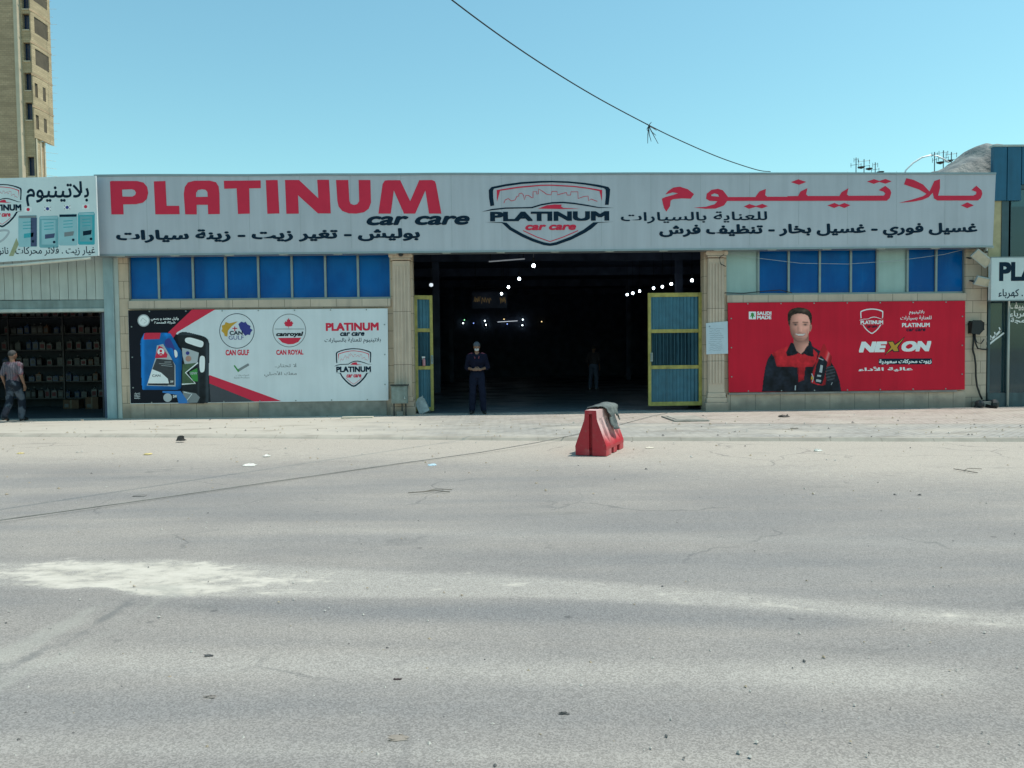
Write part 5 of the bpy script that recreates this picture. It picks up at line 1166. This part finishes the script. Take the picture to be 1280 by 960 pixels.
for end in (0, 1):
    s0, s1 = (0, .055) if end == 0 else (LB, LB-.055)
    for sgn in (-1, 1):
        vs = [bp(s0, sgn*g, z) for z in zl]+[bp(s0, sgn*hw(z), z) for z in zl]; n_ = len(zl)
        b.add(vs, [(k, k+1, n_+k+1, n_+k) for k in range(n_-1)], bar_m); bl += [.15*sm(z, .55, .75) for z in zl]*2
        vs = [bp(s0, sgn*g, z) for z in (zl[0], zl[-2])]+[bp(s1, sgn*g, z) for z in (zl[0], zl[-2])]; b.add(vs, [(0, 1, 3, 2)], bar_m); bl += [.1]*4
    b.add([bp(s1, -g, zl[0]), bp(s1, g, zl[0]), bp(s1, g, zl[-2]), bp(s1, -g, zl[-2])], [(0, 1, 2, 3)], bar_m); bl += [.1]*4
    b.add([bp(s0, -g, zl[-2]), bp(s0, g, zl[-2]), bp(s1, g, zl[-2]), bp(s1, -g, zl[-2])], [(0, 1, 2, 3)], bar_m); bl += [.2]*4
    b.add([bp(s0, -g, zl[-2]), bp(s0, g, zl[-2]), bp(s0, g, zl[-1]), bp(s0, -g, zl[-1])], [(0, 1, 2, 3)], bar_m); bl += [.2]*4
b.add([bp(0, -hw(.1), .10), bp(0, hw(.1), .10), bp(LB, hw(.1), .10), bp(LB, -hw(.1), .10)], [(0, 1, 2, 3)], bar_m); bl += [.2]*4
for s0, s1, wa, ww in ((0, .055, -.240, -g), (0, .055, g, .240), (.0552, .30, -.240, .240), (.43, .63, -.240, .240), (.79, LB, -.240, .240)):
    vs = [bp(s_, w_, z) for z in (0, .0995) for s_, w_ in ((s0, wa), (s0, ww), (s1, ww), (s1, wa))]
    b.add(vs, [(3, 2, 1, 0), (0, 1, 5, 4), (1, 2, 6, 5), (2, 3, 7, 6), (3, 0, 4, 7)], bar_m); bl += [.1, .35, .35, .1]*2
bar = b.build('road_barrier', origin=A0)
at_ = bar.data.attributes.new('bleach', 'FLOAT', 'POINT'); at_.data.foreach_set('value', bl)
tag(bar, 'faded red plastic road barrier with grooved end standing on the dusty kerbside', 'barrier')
# cloth thrown over the far half of the barrier, two legs hanging down its right flank
cl_m = NT('dusty grey cloth'); n1 = cl_m.noise(7, detail=7); n2 = cl_m.noise(60); c = cl_m.mix(cl_m.ramp(n1, .35, .65), (.17, .19, .18), (.09, .105, .105)); c = cl_m.mix(cl_m.ramp(n2, .5, .8, 0, .4), c, (.26, .27, .25)); cl_m.bump(n1, .7, .03); cl_mat = cl_m.done(c, .95, .1)
def prof_pt(q):                          # q<0 left flank, q>0 right flank: distance along the surface from the crown
    s_ = 1 if q > 0 else -1; a_ = abs(q)
    if a_ < .085: return Vector((q, .765+.012*(1-(a_/.085)**2)))
    d_ = a_-.085; z = max(.13, .755-d_*.96); return Vector((s_*(hw(z)+.022+.02*sm(d_, 0, .2)), z))
b = MB(); nu, nv = 22, 34; vs = []; keep = []
for i in range(nu+1):
    for j in range(nv+1):
        s_ = .28+.78*i/nu; q = -.34+(.34+.60)*j/nv
        nzv = noise.noise(Vector((s_*6, q*7, 1)))*.5+noise.noise(Vector((s_*14, q*13, 4)))*.25
        p2 = prof_pt(q); off = .042*nzv+.012
        fold = .030*sin(s_*22+3*noise.noise(Vector((s_*3, q*2, 8))))*sm(abs(q), .08, .25)
        sgn = 1 if q > 0 else -1
        w_ = p2.x+sgn*(abs(off)+fold+.02)*sm(abs(q), .03, .1); z = p2.y+off*.9+.012*sm(s_, .6, 1.0)*(1-sm(abs(q), 0, .15))
        vs.append(bp(s_+.02*nzv, w_, z))
def cut(i, j):
    s_ = .28+.78*(i+.5)/nu; q = -.34+.94*(j+.5)/nv; nzv = noise.noise(Vector((s_*7, q*4, 2)))*.05
    if q > .27+nzv and not (.50 < s_+nzv < .74 and q < .50) and not (.95 < s_ and q < .34): return True
    if q > .06 and s_ < .36+.25*max(0, q-.1)+nzv: return True
    if q < -.22+nzv*2: return True
    return False
b.add(vs, [(i*(nv+1)+j, i*(nv+1)+j+1, (i+1)*(nv+1)+j+1, (i+1)*(nv+1)+j) for i in range(nu) for j in range(nv) if not cut(i, j)], cl_mat)
clo = b.build('draped_cloth', origin=A0+Vector((0, 0, .74)), smooth=True); so_ = clo.modifiers.new('thickness', 'SOLIDIFY'); so_.thickness = .012; so_.offset = 0
tag(clo, 'dusty grey cloth thrown over the top of the red road barrier', 'cloth')

# ------------------------------------------------------------------ people
def capsule(b, p0, r0, p1, r1, m, n=14):
    p0, p1 = Vector(p0), Vector(p1); b.tube([p0, p1], [r0, r1], m, n); b.ball(p0, r0, m, n, 8); b.ball(p1, r1, m, n, 8)
def fuse(b, name, parent, T, voxel, m, smooth_n=6, wrinkle=0.0, wf=9.0):
    """join the overlapping shapes into one continuous skin"""
    me = bpy.data.meshes.new(name); me.from_pydata(b.v, [], b.f); me.update()
    o = bpy.data.objects.new(name, me); COL.objects.link(o)
    rm = o.modifiers.new('r', 'REMESH'); rm.mode = 'VOXEL'; rm.voxel_size = voxel
    sm_ = o.modifiers.new('s', 'SMOOTH'); sm_.iterations = smooth_n; sm_.factor = .5
    me2 = bpy.data.meshes.new_from_object(o.evaluated_get(bpy.context.evaluated_depsgraph_get()))
    bpy.data.objects.remove(o); o_ = WORLD[parent.name]
    if wrinkle:
        nn = [v.normal.copy() for v in me2.vertices]
        for v, n_ in zip(me2.vertices, nn): v.co += n_*wrinkle*(noise.noise(v.co*wf)+.5*noise.noise(v.co*wf*2.3))
    for v in me2.vertices: v.co = (T @ v.co)-o_
    me2.name = name; me2.materials.clear(); me2.materials.append(m)
    me2.polygons.foreach_set('use_smooth', [True]*len(me2.polygons)); me2.polygons.foreach_set('material_index', [0]*len(me2.polygons)); me2.update()
    o = bpy.data.objects.new(name, me2); COL.objects.link(o); o.parent = parent; WORLD[o.name] = o_
    return o
def fingers(b, wrist, palm_dir, across, curl_dir, m, L=.085, thumb_side=1):
    """palm, four unequal curled fingers and a thumb from the side of the palm"""
    pd, ac, cd = Vector(palm_dir).normalized(), Vector(across).normalized(), Vector(curl_dir).normalized(); wv = Vector(wrist)
    for k in (-1, 0, 1): capsule(b, wv+ac*.018*k+pd*.01, .017, wv+ac*.022*k+pd*L, .014, m, 8)
    for k, ln in zip((-1.5, -.5, .5, 1.5), (.062, .074, .078, .068) if thumb_side > 0 else (.068, .078, .074, .062)):
        q0 = wv+ac*.0175*k+pd*L; q1 = q0+pd*ln*.45+cd*ln*.10; q2 = q1+pd*ln*.22+cd*ln*.32; q3 = q2+cd*ln*.28-pd*ln*.05
        capsule(b, q0, .0095, q1, .009, m, 8); capsule(b, q1, .009, q2, .0085, m, 8); capsule(b, q2, .0085, q3, .0075, m, 8)
    q0 = wv+pd*.025+ac*.022*thumb_side; q1 = q0+ac*.032*thumb_side+pd*.028+cd*.012; q2 = q1+pd*.032+cd*.018
    capsule(b, q0, .013, q1, .011, m, 8); capsule(b, q1, .011, q2, .009, m, 8)
def person(loc, rotz, pose, label, mats, scale=1.0):
    """pose: joints in a frame where the person faces -y; loc is the point on the ground between the feet"""
    T = Matrix.Translation(loc) @ Matrix.Rotation(rotz, 4, 'Z') @ Matrix.Scale(scale, 4)
    r0 = root('person', loc, label, 'person'); sk = mats['skin']
    hd = Vector(pose['head']); nk = Vector((0, .0, 1.44)); tl = pose.get('nod', .2); R = Matrix.Rotation(pose.get('turn', 0), 3, 'Z') @ Matrix.Rotation(tl, 3, 'X')
    def H(x, y, z): return hd+R @ Vector((x, y, z))
    b = MB()
    b.ball((0, 0, .95), (.155, .105, .12), sk, 16, 10); b.ball((0, 0, 1.08), (.14, .10, .14), sk, 16, 10); b.ball((0, 0, 1.27), (.168, .112, .20), sk, 16, 10)
    capsule(b, (-.15, .0, 1.415), .055, (.15, .0, 1.415), .055, sk); capsule(b, nk, .058, hd+R @ Vector((0, .015, -.06)), .05, sk)
    b.ball(hd, (.074, .094, .11), sk, 18, 12, R); b.ball(H(0, -.03, -.06), (.054, .06, .058), sk, 14, 10, R)
    capsule(b, H(0, -.092, .012), .010, H(0, -.108, -.022), .015, sk, 8)
    for e in (-1, 1):
        b.ball(H(e*.074, .012, -.01), (.012, .02, .03), sk, 10, 6, R); capsule(b, H(e*.012, -.088, .028), .009, H(e*.05, -.078, .028), .008, sk, 8)
    capsule(b, H(-.02, -.086, -.062), .008, H(.02, -.086, -.062), .008, sk, 8)
    for e, k in ((-1, 'L'), (1, 'R')):
        sh, el, wr = (Vector(pose[q+k]) for q in ('sh', 'el', 'wr')); hp, kn_, an = (Vector(pose[q+k]) for q in ('hip', 'knee', 'ank')); toe = Vector(pose['toe'+k])
        capsule(b, sh, .052, el, .042, sk); capsule(b, el, .041, wr, .027, sk)
        hdir, hac, hcu, th = pose['hand'+k]; fingers(b, wr, hdir, hac, hcu, sk, thumb_side=th)
        capsule(b, hp, .082, kn_, .056, sk); capsule(b, kn_, .056, an, .04, sk); capsule(b, an+Vector((0, 0, -.03)), .036, toe, .03, sk)
    fuse(b, 'body', r0, T, .0075, sk, 2)
    # upper garment
    g_ = MB(); tm = mats['top']
    g_.ball((0, 0, .98), (.172, .122, .14), tm, 16, 10); g_.ball((0, -.005, 1.10), (.165, .122, .15), tm, 16, 10); g_.ball((0, 0, 1.28), (.188, .13, .20), tm, 16, 10); capsule(g_, (-.16, 0, 1.42), .068, (.16, 0, 1.42), .068, tm)
    for k in 'LR':
        sh, el, wr = (Vector(pose[q+k]) for q in ('sh', 'el', 'wr')); capsule(g_, sh, .070, sh+(el-sh)*pose['sleeve'], .064, tm)
        if pose['sleeve'] >= 1: capsule(g_, el, .062, el+(wr-el)*pose.get('fore', .25), .055, tm)
    fuse(g_, 'shirt', r0, T, .012, tm, 3, .013, 9)
    g_ = MB(); bm_ = mats['bottom']
    g_.ball((0, 0, .95), (.184, .142, .13), bm_, 16, 10); 
    for k in 'LR':
        hp, kn_, an = (Vector(pose[q+k]) for q in ('hip', 'knee', 'ank')); capsule(g_, hp, .104, kn_, .083, bm_); capsule(g_, kn_, .083, an+(kn_-an)*.04, .074, bm_)
    fuse(g_, 'trousers', r0, T, .012, bm_, 3, .012, 8)
    for k in 'LR':
        an, toe = Vector(pose['ank'+k]), Vector(pose['toe'+k]); g_ = MB(); dv = (toe-an); dv.z = 0
        capsule(g_, an+Vector((0, 0, -.025)), .046, an+dv*.5+Vector((0, 0, -.035)), .044, mats['shoe']); capsule(g_, an+dv*.5+Vector((0, 0, -.04)), .043, toe, .036, mats['shoe']); capsule(g_, an-dv*.22+Vector((0, 0, -.045)), .036, an+Vector((0, 0, .0)), .045, mats['shoe'])
        fuse(g_, 'shoe', r0, T, .009, mats['shoe'], 2)
    g_ = MB(); g_.ball(H(0, .008, .03), (.083, .102, .098), mats['hair'], 18, 12, R)
    o = fuse(g_, pose.get('hairname', 'hair'), r0, T, .007, mats['hair'], 1)
    # trim the cap/hair so that the face stays open
    import bmesh
    bm = bmesh.new(); bm.from_mesh(o.data); Ti = T.inverted(); kill = []
    for v in bm.verts:
        q_ = R.transposed() @ ((Ti @ (v.co+WORLD[o.name]))-hd)
        if q_.y < -.02 and q_.z < pose.get('brow', .045): kill.append(v)
        elif q_.z < -.055: kill.append(v)
    bmesh.ops.delete(bm, geom=kill, context='VERTS'); bm.to_mesh(o.data); bm.free()
    if 'mask' in mats:
        g_ = MB(); g_.ball(H(0, -.055, -.05), (.058, .062, .045), mats['mask'], 14, 10, R); fuse(g_, 'face_mask', r0, T, .007, mats['mask'], 2)
    if 'collar' in mats:
        g_ = MB()
        for e in (-1, 1): capsule(g_, (e*.07, .04, 1.475), .018, (e*.045, -.128, 1.36), .016, mats['collar'], 8); capsule(g_, (e*.12, -.02, 1.48), .022, (e*.20, -.01, 1.45), .022, mats['collar'], 8)
        fuse(g_, 'collar', r0, T, .009, mats['collar'], 1)
    return r0, T
skin_t = mat('brown skin', (.20, .105, .07), .5, .08, 20)
P1 = dict(head=(0, -.035, 1.635), nod=.30, shL=(-.185, 0, 1.405), shR=(.185, 0, 1.405), elL=(-.25, .03, 1.13), elR=(.25, .03, 1.13), wrL=(-.085, -.19, 1.085), wrR=(.085, -.19, 1.085),
  handL=((.75, -.55, .05), (.1, .1, 1), (.3, .9, 0), 1), handR=((-.75, -.5, .1), (-.1, .1, 1), (-.3, .9, 0), 1),
  hipL=(-.09, 0, .90), hipR=(.09, 0, .90), kneeL=(-.115, -.015, .49), kneeR=(.125, -.015, .49), ankL=(-.13, .02, .085), ankR=(.15, .02, .085), toeL=(-.16, -.14, .038), toeR=(.19, -.13, .038), sleeve=1, fore=.25, hairname='cap', brow=.035)
navy_c = mat('dark navy coverall', (.008, .009, .022), .9, .15, 9, spec=.1); navy_t = mat('navy coverall trousers', (.009, .012, .027), .9, .15, 9, spec=.1)
p = gnd(597, 517.5, .056)
person((p.x, p.y, .056), 0, P1, 'man in dark navy work clothes with grey cap and white mask in the open bay', dict(skin=skin_t, top=navy_c, bottom=navy_t, shoe=rubber, hair=mat('grey knit cap', (.07, .078, .10), .9, .15, 30), mask=mat('white face mask', (.5, .5, .52), .7, .05), collar=mat('maroon collar trim', (.16, .03, .05), .8)))
P2 = dict(head=(0.0, -.01, 1.64), nod=.05, turn=-.25, shL=(-.185, 0, 1.405), shR=(.185, 0, 1.405), elL=(-.255, .05, 1.14), elR=(.25, .05, 1.13), wrL=(-.25, -.06, .90), wrR=(.25, -.05, .89),
  handL=((0, -.15, -1), (.15, 1, 0), (.8, -.3, -.3), -1), handR=((0, -.15, -1), (-.15, 1, 0), (-.8, -.3, -.3), -1),
  hipL=(-.09, 0, .90), hipR=(.09, 0, .90), kneeL=(-.10, -.14, .51), kneeR=(.10, .02, .48), ankL=(-.10, -.12, .085), ankR=(.10, .22, .13), toeL=(-.11, -.28, .038), toeR=(.11, .09, .045), sleeve=.85, hairname='hair', brow=.05)
t = NT('faded striped shirt'); x = t.xyz(); st_ = t.math('SINE', t.math('MULTIPLY', x[0], 120.0)); n1 = t.noise(5, detail=4)
c = t.mix(t.ramp(st_, -.3, .4), (.15, .13, .15), (.085, .075, .095)); c = t.mix(t.ramp(n1, .5, .6, 0, .8), c, (.17, .07, .085)); shirt2 = t.done(c, .9, .1)
t = NT('worn dark denim'); n1 = t.noise(4, detail=5); c = t.mix(t.ramp(n1, .50, .62), (.015, .020, .030), (.085, .10, .125)); denim = t.done(c, .9, .1)
p = gnd(15, 527, .056)
person((p.x, p.y+.10, .056), radians(172), P2, 'man in short sleeved pinkish striped shirt walking into the left shop', scale=.95, mats=dict(skin=skin_t, top=shirt2, bottom=denim, shoe=rubber, hair=mat('greying dark hair', (.035, .034, .034), .8, .5, 25)))
P3 = dict(P1); P3.update(nod=.1, elL=(-.24, .03, 1.13), elR=(.24, .03, 1.13), wrL=(-.23, -.08, .90), wrR=(.23, -.10, .92), handL=((0, -.15, -1), (.15, 1, 0), (.8, -.3, -.3), -1), handR=((0, -.15, -1), (-.15, 1, 0), (-.8, -.3, -.3), -1), hairname='hair', brow=.045)
p = gnd(742, 487, .056)
person((p.x, p.y, .056), radians(150), P3, 'dim figure in dark top and bluish trousers deep inside the hall', dict(skin=skin_t, top=mat('black top', (.06, .05, .06), .9, .1), bottom=mat('faded blue trousers', (.12, .15, .24), .9, .15), shoe=mat('pale shoes', (.3, .3, .32), .7), hair=mat('black hair', (.02, .02, .02), .7)))

# ------------------------------------------------------------------ small things on the ground
cpts = [gnd(u, v, z) for u, v, z in ((-60, 659, .02), (0, 650, .02), (160, 628, .018), (320, 605, .018), (480, 582, .018), (600, 565.5, .02), (672, 553, .05), (715, 544, .068), (770, 532, .068), (815, 520, .068), (834, 516.4, .068))]
b = MB(); b.tube(cpts, .0065, mat('dusty dark cable', (.21, .20, .185), .8, .2, 5), 6)
tag(b.build('ground_cable', origin=cpts[0], smooth=True), 'thin dusty cable running diagonally over the road to the open bay', 'cable')
p = gnd(856, 523.5, .06); r0 = root('drain_cover', p, 'square concrete drain cover in the pavement before the right gate', 'drain cover')
q0, q1 = gnd(834, 524, .06), gnd(879, 524, .06); b = MB(); w_ = (q1.x-q0.x)/2; b.box(p.x-w_, p.x+w_, p.y-.6, p.y+.62, .045, .082, conc); b.build('frame', r0, bevel=.01); b = MB(); b.box(p.x-w_*.78, p.x+w_*.78, p.y-.45, p.y+.47, .06, .094, mat('cover slab', (.33, .31, .27), .9, .2, 4, bump=.3)); b.build('lid', r0, bevel=.01)
def scrap(px, py, size, colr, name, label, cat, h=.03, z=0.0):
    p = gnd(px, py, z); b = MB(); n = 6; vs = []; m = mat(name+' '+'%.2f%.2f' % (colr[0], colr[2]), colr, .8, .15, 30); rn = random.Random(int(px))
    for i in range(n+1):
        for j in range(n+1):
            u, v = i/n-.5, j/n-.5; k = 1-.6*(u*u+v*v)+.25*noise.noise(Vector((u*4, v*4, px)))
            vs.append(p+Vector((u*size*k+.02*rn.uniform(-1, 1), v*size*.8*k, .006+h*max(0, noise.noise(Vector((u*5, v*5, py)))+.35)*(1-abs(2*u)**3)*(1-abs(2*v)**3))))
    nv_ = len(vs); f = [(i*(n+1)+j, (i+1)*(n+1)+j, (i+1)*(n+1)+j+1, i*(n+1)+j+1) for i in range(n) for j in range(n)]
    b.add(vs, f, m); o = b.build(name, origin=p, smooth=False); so_ = o.modifiers.new('thickness', 'SOLIDIFY'); so_.thickness = .004; tag(o, label, cat)
wh = (.70, .68, .62)
scrap(226, 551, .18, (.035, .033, .03), 'rag', 'crumpled black rag at the kerb below the left banner', 'rag', .16, .03)
scrap(312, 582, .20, wh, 'paper_scrap', 'white paper scrap on the road below the left banner', 'paper', .04)
scrap(333, 570.5, .12, wh, 'paper_scrap', 'small white paper scrap nearer the kerb below the left banner', 'paper', .03)
scrap(185, 568, .14, (.6, .48, .2), 'paper_scrap', 'yellowish paper scrap on the dusty road edge left of the black rag', 'paper', .03)
scrap(26, 567, .12, (.62, .5, .22), 'paper_scrap', 'yellowish paper scrap near the left edge of the road', 'paper', .03)
scrap(541, 582, .13, (.45, .6, .68), 'paper_scrap', 'pale blue scrap on the road left of the red barrier', 'paper', .04)
scrap(789, 547, .26, wh, 'paper_scrap', 'white paper strip right behind the red barrier', 'paper', .03)
scrap(812, 560, .16, (.6, .55, .45), 'paper_scrap', 'cream paper scrap on the dirt right of the red barrier', 'paper', .02)
scrap(980, 521, .26, (.07, .06, .055), 'rag', 'dark rag on the pavement below the red banner', 'rag', .09, .055)
scrap(1022, 564, .13, wh, 'paper_scrap', 'white crumpled scrap on the dirt below the red banner', 'paper', .06)
scrap(993, 535.5, .16, (.2, .18, .15), 'rag', 'flat brown scrap on the pavers below the red banner', 'rag', .02, .055)
scrap(497, 924, .075, (.25, .215, .18), 'leaf', 'flat dry brown leaf on the road near the camera', 'leaf', .004)
scrap(262, 873, .055, (.2, .18, .16), 'leaf', 'curled dry leaf on the road at lower left', 'leaf', .01)
scrap(260, 821, .024, (.09, .09, .09), 'stone_chip', 'dark stone chip on the road below the cream spill', 'stone', .010)
scrap(704, 893, .022, (.10, .095, .09), 'stone_chip', 'dark stone chip near the bottom centre of the road', 'stone', .008)
scrap(176, 620, .16, (.17, .16, .15), 'rag', 'flat dark scrap beside the ground cable at left', 'rag', .02)
scrap(497, 851, .012, (.05, .03, .03), 'stone_chip', 'tiny black chip on the road centre left', 'stone', .008)
for lab, pts_ in (('forked dry twig lying on the road left of the barrier', [(510, 616), (530, 614.5), (545, 613), (562, 615)]), ('dry twig on the dusty road at right', [(1192, 586), (1205, 588), (1222, 591)])):
    b = MB(); q = [gnd(u, v, .018) for u, v in pts_]; b.tube(q, .005, mat('dry twig', (.15, .13, .105), .9), 5); b.tube([q[1], q[1]+Vector((.12, .1, .01)), q[1]+Vector((.3, .12, -.004))], .004, mat('dry twig', 0), 5)
    tag(b.build('twig', origin=q[0]), lab, 'twig')
# gravel and grit: stuff
b = MB(); gm = [mat('pale grit', (.42, .40, .36), .9, .2, 30), mat('dark grit', (.11, .105, .10), .9, .2, 30), mat('tan grit', (.33, .27, .19), .9, .2, 30)]
rn = random.Random(5)
def grit(p, r, m):
    vs = [p+Vector((r*rn.uniform(.6, 1.3), 0, 0)), p+Vector((0, r*rn.uniform(.6, 1.2), 0)), p-Vector((r*rn.uniform(.6, 1.3), 0, 0)), p-Vector((0, r*rn.uniform(.6, 1.2), 0)), p+Vector((r*rn.uniform(-.3, .3), r*rn.uniform(-.3, .3), r*rn.uniform(.5, 1.0)))]
    b.add(vs, [(0, 1, 4), (1, 2, 4), (2, 3, 4), (3, 0, 4)], m)
for k in range(520):
    u = rn.uniform(-20, 1300); v = 540+420*rn.random()**1.5
    p = gnd(u, v, 0); 
    if p.y > kerb_y(p.x)-.05: continue
    grit(p+Vector((0, 0, .004)), rn.choice((.004, .005, .007, .010)) if v > 620 else rn.uniform(.008, .024), gm[rn.choices((0, 1, 2), (6, 2, 2) if v > 640 else (2, 1, 3))[0]])
for k in range(500):
    u = rn.uniform(-20, 1300); v = rn.uniform(517, 556); p = gnd(u, v, .06)
    if p.y < kerb_y(p.x) or p.y > -.1: continue
    grit(p+Vector((0, 0, .004)), rn.uniform(.008, .03), gm[rn.choices((0, 1, 2), (2, 1, 3))[0]])
tag(b.build('gravel', kind='stuff'))
